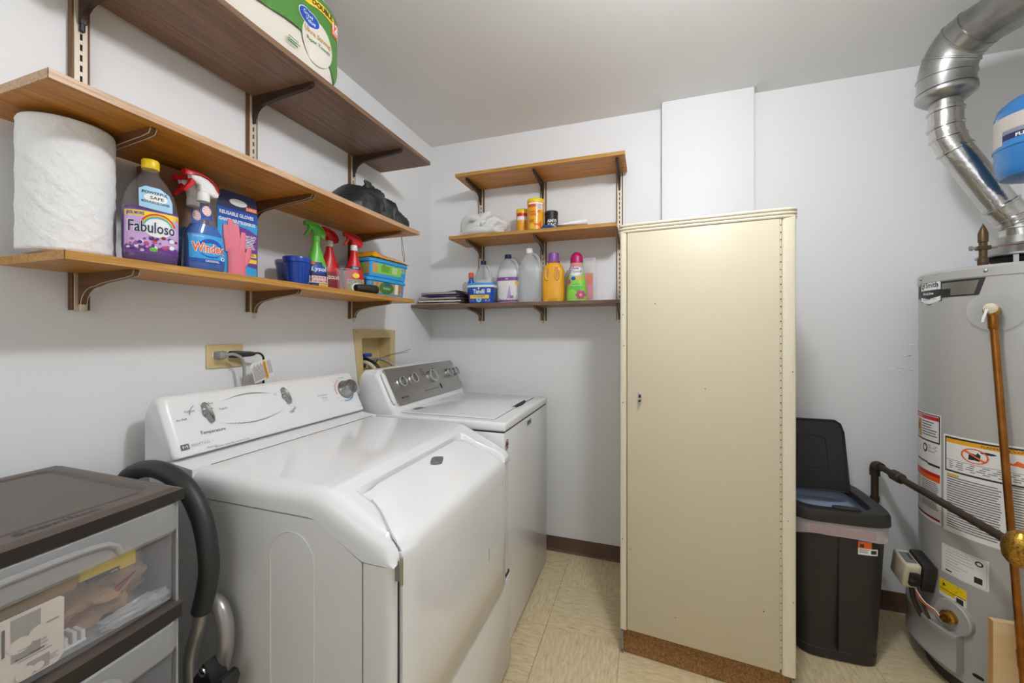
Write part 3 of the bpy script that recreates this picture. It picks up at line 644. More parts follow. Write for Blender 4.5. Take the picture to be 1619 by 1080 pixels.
# purple all-purpose cleaner
t = thing('cleaner_bottle', 'purple liquid cleaner bottle with yellow cap and flowery label', 'bottle', (.205, -1.652, ZB), face(-20)); t.scale = (.96, .96, .945)
S = [(0, .046, .030, 0, 0, 3), (.004, .050, .033, 0, 0, 3), (.02, .052, .035, 0, 0, 3), (.03, .0515, .0345, 0, 0, 3), (.04, .053, .036, 0, 0, 3), (.125, .053, .036, 0, 0, 3), (.15, .050, .036, 0, 0, 2.6), (.175, .044, .034, 0, 0, 2.4), (.2, .033, .029, 0, 0, 2.2), (.218, .021, .020, 0, 0, 2), (.224, .0165, .0165, 0, 0, 2), (.236, .016, .016, 0, 0, 2)]
build(MB().loft(S, 'pet', 40), 'bottle_shell', t)
build(MB().loft(clip(S, .002, .135, .975), 'purple_liquid', 36), 'liquid', t)
build(MB().lathe([(.0165, .236), (.0172, .238), (.0172, .256), (.0155, .259), (0, .2595)], 28, 'yellow'), 'cap', t)
fm = front_map(S); d = MB(lambda x, z, h: fm(x, .022 + (z - .026) * 1.12, h))
d.rect(-.0505, .0505, .026, .12, 'purple', 0, 20, 6); d.rect(-.0495, .0495, .031, .105, 'lavender', 1, 20, 5)
d.rect(-.0495, .0495, .105, .117, 'yellow_lbl', 1, 16, 1); d.text('40% MORE', -.032, .111, .030, 'blue', 3, .007, bold=.02)
for k, c in enumerate(('red', 'orange', 'yellow', 'green', 'sky_blue')): d.ell(.008, .078, .036 - k * .0018, .036 - k * .0018, c, 3, 22, .35, 2.8, .93)
d.ell(.008, .083, .028, .020, 'white', 2); d.text('Fabuloso', -.002, .083, .088, 'white', 4, .026, bold=.05); d.text('Fabuloso', -.002, .083, .085, 'navy', 5, .024, bold=.015)
for k in range(46):
    x, z = rnd.uniform(-.044, .044), rnd.uniform(.033, .063); r_ = rnd.uniform(.0025, .006)
    d.ell(x, z, r_, r_ * .8, rnd.choice(['flower', 'purple', 'white', 'dark_red', 'lilac', 'deep_purple', 'lavender']), 3 + k % 3, 9)
d.ell(.0, .035, .008, .004, 'green', 5); d.text('LAVANDA', -.028, .034, .03, 'deep_purple', 6, .004); d.text('1.65 L', .034, .033, .02, 'deep_purple', 6, .005)
dec(d, 'label', t)
d = MB(fm); d.poly([(-.026, .134), (-.026, .178), (-.014, .186), (.012, .184), (.030, .172), (.036, .155), (.036, .128), (.0, .130)], 'pale_blue', 4)
d.ell(.004, .158, .022, .012, 'white', 5); d.text('POWERFUL', .003, .170, .048, 'dark_print', 6, .0075, bold=.02, rot=-.05); d.text('SAFE', .006, .158, .026, 'dark_print', 6, .008, bold=.02, rot=-.05); d.text('MULTI-PURPOSE CLEANER', .004, .147, .052, 'dark_print', 6, .006, bold=.01, rot=-.05)
dec(d, 'neck_sticker', t)

# cardboard box behind
t = thing('cardboard_box', 'plain brown cardboard box standing behind the purple cleaner', 'box', (.062, -1.515, ZB), face(0))
build(MB().box(-.066, .066, -.042, .042, 0, .284, 'cardboard', .0015, 1), 'carton', t)
build(MB().box(-.066, .066, -.0426, -.0415, .245, .2455, 'brown_print'), 'flap_seam', t)

# window cleaner sprayers
def windex(loc, a, label, hid=False):
    t = thing('glass_cleaner', label, 'spray bottle', loc, face(a)); t.scale = (.98, .98, .94)
    S = [(0, .044, .026, 0, 0, 3.2), (.004, .047, .028, 0, 0, 3.2), (.02, .048, .029, 0, 0, 3.2), (.085, .046, .029, 0, 0, 3), (.105, .042, .027, 0, 0, 2.8), (.125, .031, .023, 0, 0, 2.4), (.145, .025, .020, 0, 0, 2.2), (.17, .021, .018, 0, 0, 2.1), (.186, .016, .015, 0, 0, 2), (.2, .0125, .0125, 0, 0, 2)]
    build(MB().loft(S, 'pet', 36), 'bottle_shell', t); build(MB().loft(clip(S, .002, .128, .97), 'blue_liquid', 32), 'liquid', t)
    sprayer_head(t, .218, 1.05, 'white', 'red', 'red', 'white', .1)
    fm = front_map(S); d = MB(fm)
    d.rect(-.042, .042, .022, .098, 'sky_blue', 0, 16, 4); d.ell(.004, .062, .030, .026, 'blue', 1); d.ell(.004, .058, .028, .018, 'sky_blue', 2)
    d.text('Windex', 0, .062, .078, 'white', 3, .027, bold=.07); d.text('Windex', 0, .062, .076, 'orange', 4, .025, bold=.02)
    d.rect(-.042, .042, .022, .032, 'blue', 1, 12, 1); d.text('ORIGINAL', .008, .027, .034, 'white', 3, .006, bold=.02); d.lines(-.037, .024, .036, .040, 2, 'navy', 2); d.ell(.034, .037, .0055, .0055, 'white', 2); d.ell(.034, .037, .002, .003, 'navy', 3); d.text('Streak free', -.024, .092, .024, 'white', 2, .004)
    dec(d, 'label', t)
    d = MB(fm); d.poly([(-.014, .142), (-.011, .182), (.011, .182), (.014, .142)], 'blue', 1); d.ell(.0, .166, .0105, .014, 'white', 2)
    for k, q in enumerate(('RESISTS', 'MAKE UP', 'FOR UP TO', '30 DAYS')): d.text(q, 0, .175 - k * .0065, .017, 'orange', 3, .0045, bold=.02)
    dec(d, 'neck_label', t)
windex((.210, -1.537, ZB), -8, 'blue glass cleaner spray bottle with red trigger in front of the carton')
windex((.146, -1.520, ZB), -8, 'blue glass cleaner spray bottle half hidden behind another one')

# rubber glove package
t = thing('glove_package', 'blue and purple retail card of pink rubber gloves', 'package', (.168, -1.411, ZB), face(-4))
pg = [(-.056, 0), (.056, 0), (.058, .20), (.052, .245), (.044, .250), (-.044, .250), (-.054, .245), (-.058, .20)]
build(MB().prism(pg, -.0015, .0015, 'sky_blue', 'xz'), 'backing_card', t)
d = MB(planar((0, -.0016, 0), (1, 0, 0), (0, 0, 1)))
d.poly([(-.058, .20), (.058, .20), (.052, .245), (.044, .250), (-.044, .250), (-.054, .245)], 'navy'); d.rect(-.058, .0578, .15, .2, 'sky_blue'); d.rect(-.0575, .0575, .17, .2, 'blue', 1)
d.ell(.0, .222, .026, .010, 'paper_white', 1); d.rect(.022, .056, .205, .217, 'orange', 2); d.text('LARGE', .039, .211, .028, 'white', 3, .007)
d.text('REUSABLE GLOVES', -.004, .186, .098, 'white', 3, .011, bold=.03); d.text('GANTS REUTILISABLES', -.002, .166, .106, 'white', 3, .010, bold=.03)
d.poly([(.002, .155), (.03, .150), (.0575, .138), (.0565, .035), (.02, .042), (.008, .07)], 'purple', 2); d.text('HEAVY DUTY', .033, .128, .042, 'white', 3, .008, bold=.03); d.lines(.018, .052, .09, .122, 7, 'white', 3)
d.rect(.018, .054, .068, .080, 'yellow_lbl', 3); d.rect(.022, .055, .050, .062, 'yellow_lbl', 3); d.lines(.021, .05, .070, .078, 2, 'dark_print', 4)
dec(d, 'printed_card', t)
g = MB()
for pts, rr_ in (([(-.004, .0, .0), (-.006, 0, .05), (-.008, 0, .085)], [.027, .025, .026]), ([(-.028, 0, .075), (-.034, 0, .12), (-.037, 0, .15)], [.010, .010, .007]), ([(-.017, 0, .085), (-.022, 0, .14), (-.024, 0, .168)], [.011, .0105, .007]), ([(-.004, 0, .085), (-.007, 0, .135), (-.008, 0, .158)], [.011, .010, .007]), ([(.008, 0, .075), (.012, 0, .11), (.014, 0, .138)], [.010, .009, .0065]), ([(.014, 0, .04), (.028, 0, .07), (.032, 0, .095)], [.010, .009, .007])):
    g.tube([(p[0], -.004 + .0, p[2]) for p in pts], rr_, 'pink', 12, flat=.3 if abs(pts[0][0] - pts[-1][0]) >= 0 else 1)
build(g, 'glove', t, smooth=60)

# blue tumblers
cupS = [(0, .031, .031, 0, 0, 2), (.002, .033, .033, 0, 0, 2), (.08, .0415, .0415, 0, 0, 2), (.082, .044, .044, 0, 0, 2), (.098, .0455, .0455, 0, 0, 2), (.1, .0445, .0445, 0, 0, 2), (.098, .0425, .0425, 0, 0, 2), (.08, .0395, .0395, 0, 0, 2), (.006, .031, .031, 0, 0, 2)]
t = thing('plastic_tumbler', 'dark blue plastic tumbler with a wide rim on the cleaning shelf', 'cup', (.160, -1.192, ZB)); build(MB().loft(cupS, 'cup_blue', 40), 'cup_wall', t)
rb = MB()
for k in range(20): a = 2 * PI * k / 20; rb.tube([(.0345 * math.cos(a), .0345 * math.sin(a), .006), (.0412 * math.cos(a), .0412 * math.sin(a), .078)], .0009, 'cup_blue', 5)
tag(build(rb, 'flute', t), kind='stuff')
t = thing('plastic_tumbler', 'translucent bluish plastic tumbler behind the dark blue one', 'cup', (.078, -1.155, ZB)); build(MB().loft(secs_scale(cupS, .93), 'blue_cup_clear', 36), 'cup_wall', t)

# laundry stain sprayers
def spray(name, label, loc, a, mt, lab, head_mt, collar, s=1.0, hr=.1, hz=.19):
    t = thing(name, label, 'spray bottle', loc, face(a))
    S = [(z * s, rx * s, ry * s, cx * s, cy * s, e) for z, rx, ry, cx, cy, e in [(0, .037, .024, 0, 0, 3), (.004, .041, .027, 0, 0, 3), (.03, .041, .028, 0, 0, 3), (.075, .039, .027, 0, 0, 2.8), (.1, .034, .025, 0, 0, 2.5), (.13, .025, .021, 0, 0, 2.2), (.155, .018, .017, 0, 0, 2), (.17, .0135, .0135, 0, 0, 2), (.19, .0125, .0125, 0, 0, 2)]]
    build(MB().loft(S, mt, 36), 'bottle_body', t); sprayer_head(t, hz * s + .02, 1.0 * s, head_mt, head_mt, head_mt, collar, hr)
    d = MB(front_map(S)); lab(d, s); dec(d, 'label', t)
def lab_lysol(d, s):
    d.rect(-.037, .037, .008, .085, 'navy', 0, 12, 6); d.rect(-.033, .012, .085, .104, 'navy', 0, 8, 2); d.ell(0, .078, .03, .016, 'blue', 1); d.text('Lysol', 0, .076, .056, 'white', 2, .022, bold=.02, shear=.2)
    d.rect(-.034, .034, .040, .052, 'white', 2, 6); d.text('LAUNDRY', 0, .046, .056, 'red', 3, .008, bold=.02); d.rect(-.034, .034, .026, .039, 'white', 2, 6); d.text('STAIN REMOVER', 0, .0325, .06, 'red', 3, .008, bold=.02); d.rect(-.002, .034, .010, .024, 'yellow_lbl', 2, 4); d.text('BOOST', .016, .017, .024, 'purple', 3, .007); d.rect(-.033, -.016, .094, .106, 'orange', 2, 3)
def lab_res(d, s):
    d.rect(-.026 * s, .026 * s, .098, .112, 'navy', 0, 8); d.text('spot', 0, .105, .024, 'white', 2, .009, shear=.3); d.rect(-.036, .036, .008, .078, 'red', 0, 10, 3); d.ell(0, .074, .014, .011, 'yellow_lbl', 1); d.ell(0, .03, .033, .024, 'green', 1); d.ell(.006, .026, .026, .018, 'white', 2)
    d.text('RESOLVE', 0, .05, .066, 'white', 3, .018, bold=.06); d.text('RESOLVE', 0, .05, .063, 'dark_print', 4, .015, bold=.01); d.text('Laundry', .008, .028, .036, 'dark_print', 4, .012, shear=.3)
def lab_res2(d, s):
    d.rect(-.034, .034, .008, .085, 'dark_red', 0, 10, 3); d.text('RESOLVE', 0, .062, .058, 'white', 3, .014, bold=.03)
spray('stain_spray', 'lime green laundry stain spray bottle beside the blue tumbler', (.125, -1.072, ZB), -22, 'green', lab_lysol, 'green', 'green', 1.0, .15, .185)
spray('stain_spray', 'red stain spray bottle with white neck ring behind a clear cup', (.085, -.962, ZB), -25, 'red', lab_res2, 'red', 'white', 1.04, .1, .185)
spray('stain_spray', 'red stain spray bottle with a blue neck band beside the wipe tubs', (.158, -.904, ZB), -32, 'red', lab_res, 'red', 'white', .98, .15, .185)
t = thing('clear_cup', 'crushed clear plastic cup between the red spray bottles and shelf edge', 'cup', (.198, -1.005, ZB))
C_ = [(0, .022, .022, 0, 0, 2), (.002, .024, .024, 0, 0, 2), (.03, .027, .026, .001, 0, 2), (.055, .027, .029, 0, .001, 2), (.083, .031, .030, .001, 0, 2), (.085, .033, .032, 0, 0, 2)]
build(MB().loft(C_, 'clear_film', 36, (True, False)), 'cup_wall', t); build(MB().tube([(.0325 * math.cos(a), .0315 * math.sin(a), .085) for a in [2 * PI * k / 24 for k in range(25)]], .0012, 'clear_jug', 6), 'rim', t)

# two stacked tubs of wipes
def tub(z, label, loc, up):
    t = thing('wipes_tub', label, 'box', (loc[0], loc[1], z), face(-3))
    S = [(0, .120, .055, 0, 0, 9), (.004, .124, .059, 0, 0, 9), (.066, .129, .064, 0, 0, 9)]
    build(MB().loft(S, 'sky_blue', 44), 'tub', t); build(MB().loft([(.066, .131, .066, 0, 0, 9), (.068, .1335, .0685, 0, 0, 9), (.077, .1335, .0685, 0, 0, 9), (.082, .128, .063, 0, 0, 9)], 'sky_blue', 44), 'lid', t)
    f0 = front_map(S); d = MB(lambda x, z, h: f0(x * 1.38, z * .90, h))
    if up:
        d.rect(-.083, .078, .020, .068, 'lime', 0, 10, 2); d.poly([(.05, .020), (.078, .020), (.083, .046), (.06, .044)], 'sky_blue', 1); d.lines(-.045, .002, .028, .060, 6, 'dark_green', 2); d.lines(.008, .04, .028, .060, 6, 'white', 2); d.rect(.052, .074, .048, .066, 'white', 2); d.lines(.054, .074, .049, .065, 7, 'navy', 3, .5, 0); d.ell(-.034, .064, .004, .0035, 'dark_green', 3)
        d.rect(-.083, -.062, .020, .068, 'tan', 1, 2)
    else:
        d.rect(-.083, .083, .018, .070, 'tan', 0, 10, 2); d.ell(-.008, .044, .036, .030, 'dark_green', 1); d.ell(-.006, .062, .014, .006, 'blue', 2); d.text('WIPES', -.008, .042, .036, 'white', 2, .010); d.rect(.034, .05, .018, .070, 'white', 1); d.lines(.055, .08, .022, .066, 5, 'brown_print', 1); d.lines(-.08, -.05, .022, .066, 6, 'brown_print', 1)
    dec(d, 'label', t)
    d = MB(planar((-.1240, 0, 0), (0, -1, 0), (-.0805, 0, 1)))
    d.rect(-.050, .050, .014, .060, 'lime' if up else 'tan', 0); d.rect(.028, .050, .014, .060, 'tan' if up else 'brown_print', 1); d.lines(-.04, .02, .02, .055, 5, 'dark_green' if up else 'brown_print', 1)
    dec(d, 'end_label', t)
tub(ZB, 'blue wipes tub with a brown and green label under another tub', (.135, -.722, ZB), False)
tub(ZB + .0825, 'blue wipes tub with a lime green label stacked on another tub', (.140, -.712, ZB), True)
t = thing('snack_packet', 'flat yellow and orange plastic packet lying on the wipes tubs', 'packet', (.142, -.712, ZB + .1648), face(-3))
def pk(a, b):
    x = -.125 + .262 * a; y = -.066 + .12 * b; e = min(a, 1 - a, b, 1 - b)
    return (x, y, .004 + .020 * sm(0, .25, e) + .022 * sm(.45, .0, a) * sm(0, .12, e) + .003 * noise.noise(Vector((x * 40, y * 40, 0))))
pkb = lambda a, b: (-.125 + .262 * a, -.066 + .12 * b, .0012)
build(MB().grid(pk, 34, 20, 'amber').grid(pkb, 4, 4, 'yellow'), 'wrapper', t, smooth=60)
d = MB(lambda x, y, h: (x, y, pk((x + .125) / .262, (y + .066) / .12)[2] + h + .0008)); d.rect(-.075, .0, -.05, .03, 'orange', 0, 10, 8); d.rect(-.055, -.015, -.048, .01, 'white', 1, 6, 6); d.rect(.035, .05, -.052, .0, 'sky_blue', 0, 3, 6)
dec(d, 'print', t)
t = thing('vacuum_nozzle', 'short black tapered plastic nozzle lying at the shelf edge by the wipes tubs', 'nozzle', (.222, -.905, ZB + .0195), face(-14))
M = Matrix.Rotation(PI / 2, 4, 'Y')
build(MB().lathe([(.010, -.052), (.0135, -.052), (.0145, -.048), (.0175, -.025), (.019, .01), (.019, .04), (.0165, .05), (.012, .052), (0, .052)], 28, 'black_plastic', M), 'barrel', t)
build(MB().lathe([(.0102, -.0525), (.0102, -.03), (0, -.03)], 20, 'slot_dark', M).lathe([(.0194, .012), (.0198, .014), (.0198, .02), (.0194, .022)], 28, 'rubber', M), 'collar', t)
# draw-string bag
t = thing('cloth_bag', 'crumpled black nylon bag lying on the middle long shelf', 'bag', (.172, -.85, ZM), face(0))
b = MB()
def bagf(a, q):
    th = PI * q; x = -.265 + .475 * a; k = math.sin(PI * min(1, .04 + a * .93)) ** .42 * sm(-.02, .25, a + .05)
    hh = .05 + .095 * sm(.08, .42, a) - .022 * sm(.6, 1, a); ww = .122 * (.55 + .45 * sm(0, .35, a)) * (1 - .35 * sm(.85, 1, a))
    n1 = noise.noise(Vector((a * 9, q * 4, 2.2))) * .026 - abs(noise.noise(Vector((a * 18 + q * 5, q * 7, 7)))) * .040
    r_ = 1 + n1 * 5; pinch = 1 - .16 * math.exp(-((a - .66) / .04) ** 2)
    return (x + n1 * .6, -math.cos(th) * ww * r_ * pinch, max(.001, math.sin(th) ** .7 * hh * k * r_ * pinch))
b.grid(bagf, 110, 44, 'cloth_black'); b.grid(lambda a, q: (-.20 + .38 * a, -.09 + .18 * q, .001), 2, 2, 'cloth_black')
build(b, 'bag_body', t, smooth=70)
nk = MB().grid(lambda a, q: (-.025 - .045 * math.cos(2 * PI * q) * (1 - a * .35) - a * .012 + .012 * noise.noise(Vector((q * 9, a * 4, 1))), -.050 - .024 * math.sin(2 * PI * q) * (1 - a * .5) + .010 * noise.noise(Vector((q * 8, a * 5, 6))), .085 + .062 * a * (1 + .14 * math.sin(2 * PI * q + 2))), 14, 36, 'cloth_black')
build(nk, 'gathered_neck', t, smooth=70, solid='open')
sg = MB().tube(smoothpath([(.16, -.05, .05), (.212, -.03, .004), (.2195, -.03, -.010), (.222, -.031, -.06), (.229, -.034, -.115), (.234, -.035, -.132), (.240, -.035, -.112), (.231, -.032, -.06), (.222, -.0305, -.008), (.214, -.032, .005), (.165, -.055, .05)]), .0011, 'black', 6)
build(sg, 'draw_cord', t)

# wrapped pack of paper towels on the top shelf
t = thing('paper_towel_pack', 'green and cream plastic-wrapped pack of paper towels on the dark shelf', 'pack', (.172, -1.42, ZT), face(0))
PW, PD, PH = .29, .128, .275
def rolls(x): return .010 * abs(math.sin((x + PW) / (2 * PW) * PI * 4)) ** .6
vs = []; fs = []
ns, nz = 96, 24
for j in range(nz + 1):
    z = PH * j / nz; k = 1 - .06 * (1 - sm(0, .06, z)) - .08 * sm(PH - .03, PH, z)
    for i in range(ns):
        a = 2 * PI * i / ns; c, s_ = math.cos(a), math.sin(a); x = math.copysign(abs(c) ** .2, c) * PW; y = math.copysign(abs(s_) ** .2, s_) * PD
        if abs(s_) > .5: y *= (.95 + rolls(x) * 5)
        w_ = .0025 * noise.noise(Vector((x * 22, y * 22, z * 14)))
        vs.append((x * k + w_, y * k + w_, z))
for j in range(nz):
    for i in range(ns): fs.append((j * ns + i, j * ns + (i + 1) % ns, (j + 1) * ns + (i + 1) % ns, (j + 1) * ns + i))
fs += [tuple(range(ns - 1, -1, -1)), tuple(nz * ns + i for i in range(ns))]
build(MB().add(vs, fs, 'cream_pack'), 'wrapped_rolls', t, smooth=50)
def pm(x, z, h):
    k = 1 - .06 * (1 - sm(0, .06, z)) - .08 * sm(PH - .03, PH, z); t_ = min(.9999, abs(x / (PW * k)))
    s_ = (1 - t_ ** (1 / .1)) ** .1
    y = -PD * s_ * (.95 + rolls(x) * 5) * k
    return (x, y - h * 2.5 - .003, z)
d = MB(pm)
def green_lo(x): return .085 - .05 * sm(-.16, -.28, x) - .055 * sm(.19, .27, x) + .012 * math.sin(x * 16)
d.grid(lambda a, q: pm(-.284 + .568 * a, green_lo(-.284 + .568 * a) * (1 - q) + (PH - .012) * q, .0004), 60, 12, 'pack_green')
d.ell(.175, .100, .062, .070, 'cream_pack', 1, 30); d.ell(.140, .158, .042, .026, 'white', 2, 26); d.ell(.140, .158, .0395, .0235, 'blue', 3, 26)
d.text('Great', .136, .166, .040, 'white', 4, .013, shear=.2); d.text('Value', .146, .151, .038, 'white', 4, .013, shear=.2)
d.text('Ultra Strong', .175, .118, .106, 'tan', 4, .019, bold=.02); d.text('Paper Towels', .178, .094, .092, 'dark_green', 4, .014, bold=.01)
d.grid(lambda a, q: pm(.125 + .120 * a, .200 + .012 * math.sin(a * 3) + .026 * q, .0010), 14, 2, 'yellow_lbl'); d.text('6 DOUBLE', .186, .224, .100, 'dark_print', 4, .017, bold=.03)
d.rect(.234, .270, .172, .222, 'orange', 2, 6, 3); d.text('12', .252, .204, .028, 'white', 4, .026, bold=.04); d.lines(.238, .266, .176, .190, 3, 'white', 4, nx=3)
d.rect(-.01, .075, .170, .262, 'white', 2, 6, 2); d.rect(-.005, .07, .178, .262, 'brown_print', 3, 6, 2); d.rect(.271, .282, .165, .225, 'white', 2, 3, 3)
d.text('Ultra Strong', -.17, .04, .08, 'dark_green', 4, .012); d.lines(.06, .105, .03, .05, 3, 'dark_green', 4, nx=3)
dec(d, 'print', t)

# ------------------------------------------------------------------ things on the right shelves
t = thing('folded_towel', 'bundled white terry towel in thin clear plastic on the short oak shelf', 'towel', (.425, -.135, RM), 0)
b = MB()
rows = [(-.10, -.04, .055), (-.06, .02, .08), (0, -.05, .06), (.04, .01, .09)]
b.blob((0, 0, .062), (.115, .075, .074), 'towel_white', .22, 1.6, 3, 5, .001, .10)
b.tube(smoothpath([(-.115, -.03, .045), (-.095, -.06, .085), (-.05, -.075, .105), (-.005, -.078, .09), (.03, -.074, .06)]), [.022] * 33, 'towel_white', 14)
b.tube(smoothpath([(-.10, -.055, .03), (-.06, -.075, .045), (-.015, -.08, .06), (.03, -.076, .10), (.06, -.06, .12)]), [.021] * 33, 'towel_white', 14)
b.tube(smoothpath([(-.09, -.06, .023), (-.03, -.08, .026), (.03, -.08, .028), (.08, -.06, .035)]), [.023] * 25, 'towel_white', 14)
build(b, 'terry_folds', t, smooth=70)
build(MB().blob((.01, .0, .025), (.150, .092, .036), 'wrap', .35, 2.6, 9, 4, .0008, .10), 'plastic_wrap', t, smooth=70)
def canister(loc, a, r_, h_, label, mt, cap, lab, capz=.02):
    t = thing('wipes_canister', label, 'canister', loc, face(a) if a is not None else 0)
    S = [(0, r_ * .95, r_ * .95, 0, 0, 2), (.003, r_, r_, 0, 0, 2), (h_ - capz, r_, r_, 0, 0, 2)]
    build(MB().loft(S, mt, 36), 'canister_body', t); build(MB().lathe([(r_ * 1.02, h_ - capz), (r_ * 1.03, h_ - capz + .002), (r_ * 1.03, h_ - .004), (r_ * .98, h_), (0, h_)], 36, cap), 'lid', t)
    d = MB(front_map(S)); lab(d); dec(d, 'label', t)
def lab_w(d):
    r_ = .04; d.rect(-.038, .038, .135, .150, 'red', 0, 14); d.rect(-.0385, .0385, .150, .158, 'white', 0, 14); d.text('KILLS 99%', -.01, .143, .04, 'yellow_lbl', 2, .007); d.rect(.006, .036, .12, .148, 'white', 1, 6); d.lines(.009, .033, .122, .146, 6, 'grey_print', 2, nx=3)
    d.text('DISINFECTANT', -.004, .108, .062, 'red', 2, .011, bold=.02); d.text('WIPES', -.012, .092, .036, 'red', 2, .012, bold=.02); d.poly([(-.02, .03), (.034, .02), (.03, .06), (-.005, .045)], 'orange', 1); d.ell(-.02, .03, .012, .014, 'yellow', 2); d.lines(-.034, -.005, .05, .065, 3, 'dark_red', 2, nx=3)
canister((.735, -.155, RM), -75, .046, .182, 'amber disinfectant wipe canister with yellow lid and red lettering', 'amber', 'yellow', lab_w)
canister((.640, -.095, RM), -75, .034, .155, 'amber wipe canister with a red band behind the larger one', 'amber', 'yellow', lambda d: (d.rect(-.032, .032, .09, .130, 'white', 0, 10), d.rect(-.032, .032, .112, .1299, 'red', 1, 10)))
def lab_ab(d): d.text('ANTI', 0, .062, .050, 'white', 1, .018, bold=.04); d.text('BAC', .002, .040, .046, 'white', 1, .018, bold=.04); d.lines(-.025, .025, .014, .024, 2, 'white', 1, nx=3)
canister((.816, -.125, RM), -75, .036, .118, 'black canister with bold white lettering', 'black', 'black', lab_ab, .018)
t = thing('blue_cloth', 'crumpled blue cloth tucked in front of the black canister', 'cloth', (.81, -.185, RM), 0)
build(MB().blob((0, 0, .012), (.036, .020, .020), 'tank_navy', .5, 2.5, 4, 4, .0006, .2), 'crumple', t, smooth=60)
t = thing('white_tube', 'flattened white plastic tube lying on the short oak shelf', 'tube', (.955, -.20, RM), 6)
build(MB().loft([(0, .002, .030, 0, 0, 3), (.04, .010, .026, 0, 0, 2.5), (.10, .014, .019, 0, 0, 2), (.125, .0155, .0155, 0, 0, 2)], 'plastic_white', 24, M=Matrix.Translation((-.085, 0, .0165)) @ Matrix.Rotation(PI / 2 - .10, 4, 'Y')), 'tube_body', t)
build(MB().lathe([(.0155, .125), (.0162, .126), (.0162, .150), (.014, .152), (0, .152)], 24, 'white', Matrix.Translation((-.085, 0, .0165)) @ Matrix.Rotation(PI / 2 - .10, 4, 'Y')), 'screw_cap', t)
# newspapers
t0 = [('newspaper', .012, 0), ('flyer', .012, 3), ('newspaper', .014, -4), ('magazine', .009, 5), ('newspaper', .016, -2)]
z = RB
pl_ = ['folded grey newspaper at the bottom of the paper stack', 'red-edged advertising flyer low in the paper stack', 'folded grey newspaper in the middle of the paper stack', 'glossy purple magazine under the topmost newspaper', 'folded beige newspaper on top of the paper stack']
for k, (nm, th, rz) in enumerate(t0):
    mt = ['newsprint', 'paper', 'newsprint', 'purple', 'newsprint'][k]; t = thing(nm, pl_[k], 'paper', (.165 + .008 * (k % 2), -.125, z), rz, 'stack of papers')
    b = MB(); L_, D_ = .145 - .006 * k, .088 - .004 * k
    for q in range(3): b.grid(lambda a, c, q=q: (-L_ + 2 * L_ * a, -D_ + 2 * D_ * c, .0006 + q * th / 3 + .008 * sm(.6, 1, a) * (q / 2) + .0012 * max(0, noise.noise(Vector((a * 6, c * 4, q + k * 3))))), 14, 6, mt if q != 1 else ('paper' if k != 1 else 'red'))
    b.box(-L_ + .002, L_ - .012, -D_ + .0015, D_ - .002, 0, th * .75, mt)
    build(b, 'pages', t, smooth=50); z += th + .0035
# blue laundry tub
t = thing('powder_tub', 'blue laundry powder tub with white rim lid and yellow banner', 'tub', (.430, -.184, RB), 6)
S = [(0, .066, .036, 0, 0, 4), (.004, .070, .040, 0, 0, 4), (.088, .077, .045, 0, 0, 4)]
build(MB().loft(S, 'blue', 40), 'tub_body', t)
build(MB().loft([(.088, .079, .047, 0, 0, 4), (.090, .082, .050, 0, 0, 4), (.098, .083, .051, 0, 0, 4), (.100, .081, .049, 0, 0, 4)], 'white', 40), 'rim', t)
build(MB().loft([(.100, .081, .049, 0, 0, 4), (.110, .080, .048, 0, 0, 4), (.113, .074, .043, 0, 0, 4)], 'sky_blue', 40), 'lid', t)
d = MB(front_map(S)); d.text('Tandil', -.006, .066, .066, 'white', 1, .024, bold=.03); d.rect(-.058, .052, .026, .046, 'yellow_lbl', 1, 8); d.text('OXY STAIN REMOVER', -.004, .039, .07, 'navy', 2, .007, bold=.02); d.text('Laundry booster', -.004, .030, .05, 'navy', 2, .005)
for k in range(8): a = 2 * PI * k / 8; d.ell(-.006 + .010 * math.cos(a), .020 + .009 * math.sin(a), .006, .006, 'pale_blue', 1, 8)
d.ell(-.006, .082, .006, .008, 'white', 1, 4); d.rect(.042, .06, .060, .08, 'white', 1, 2); d.lines(.044, .06, .062, .078, 5, 'dark_print', 2); d.lines(.03, .06, .010, .020, 2, 'white', 1); d.lines(-.06, -.035, .010, .020, 2, 'white', 1)
dec(d, 'label', t)
t = thing('dish_soap_bottle', 'slim blue bottle with orange cap behind the powder tub', 'bottle', (.318, -.085, RB), 0)
build(MB().loft([(0, .019, .019, 0, 0, 2), (.003, .022, .022, 0, 0, 2), (.12, .022, .022, 0, 0, 2), (.15, .015, .015, 0, 0, 2), (.165, .012, .012, 0, 0, 2)], 'blue', 28), 'bottle_body', t)
build(MB().lathe([(.0155, .163), (.016, .165), (.0155, .19), (.013, .193), (0, .193)], 24, 'orange'), 'cap', t)
build(MB().loft([(.02, .0224, .0224, 0, 0, 2), (.07, .0224, .0224, 0, 0, 2)], 'dark_red', 28, (False, False)), 'label_band', t)
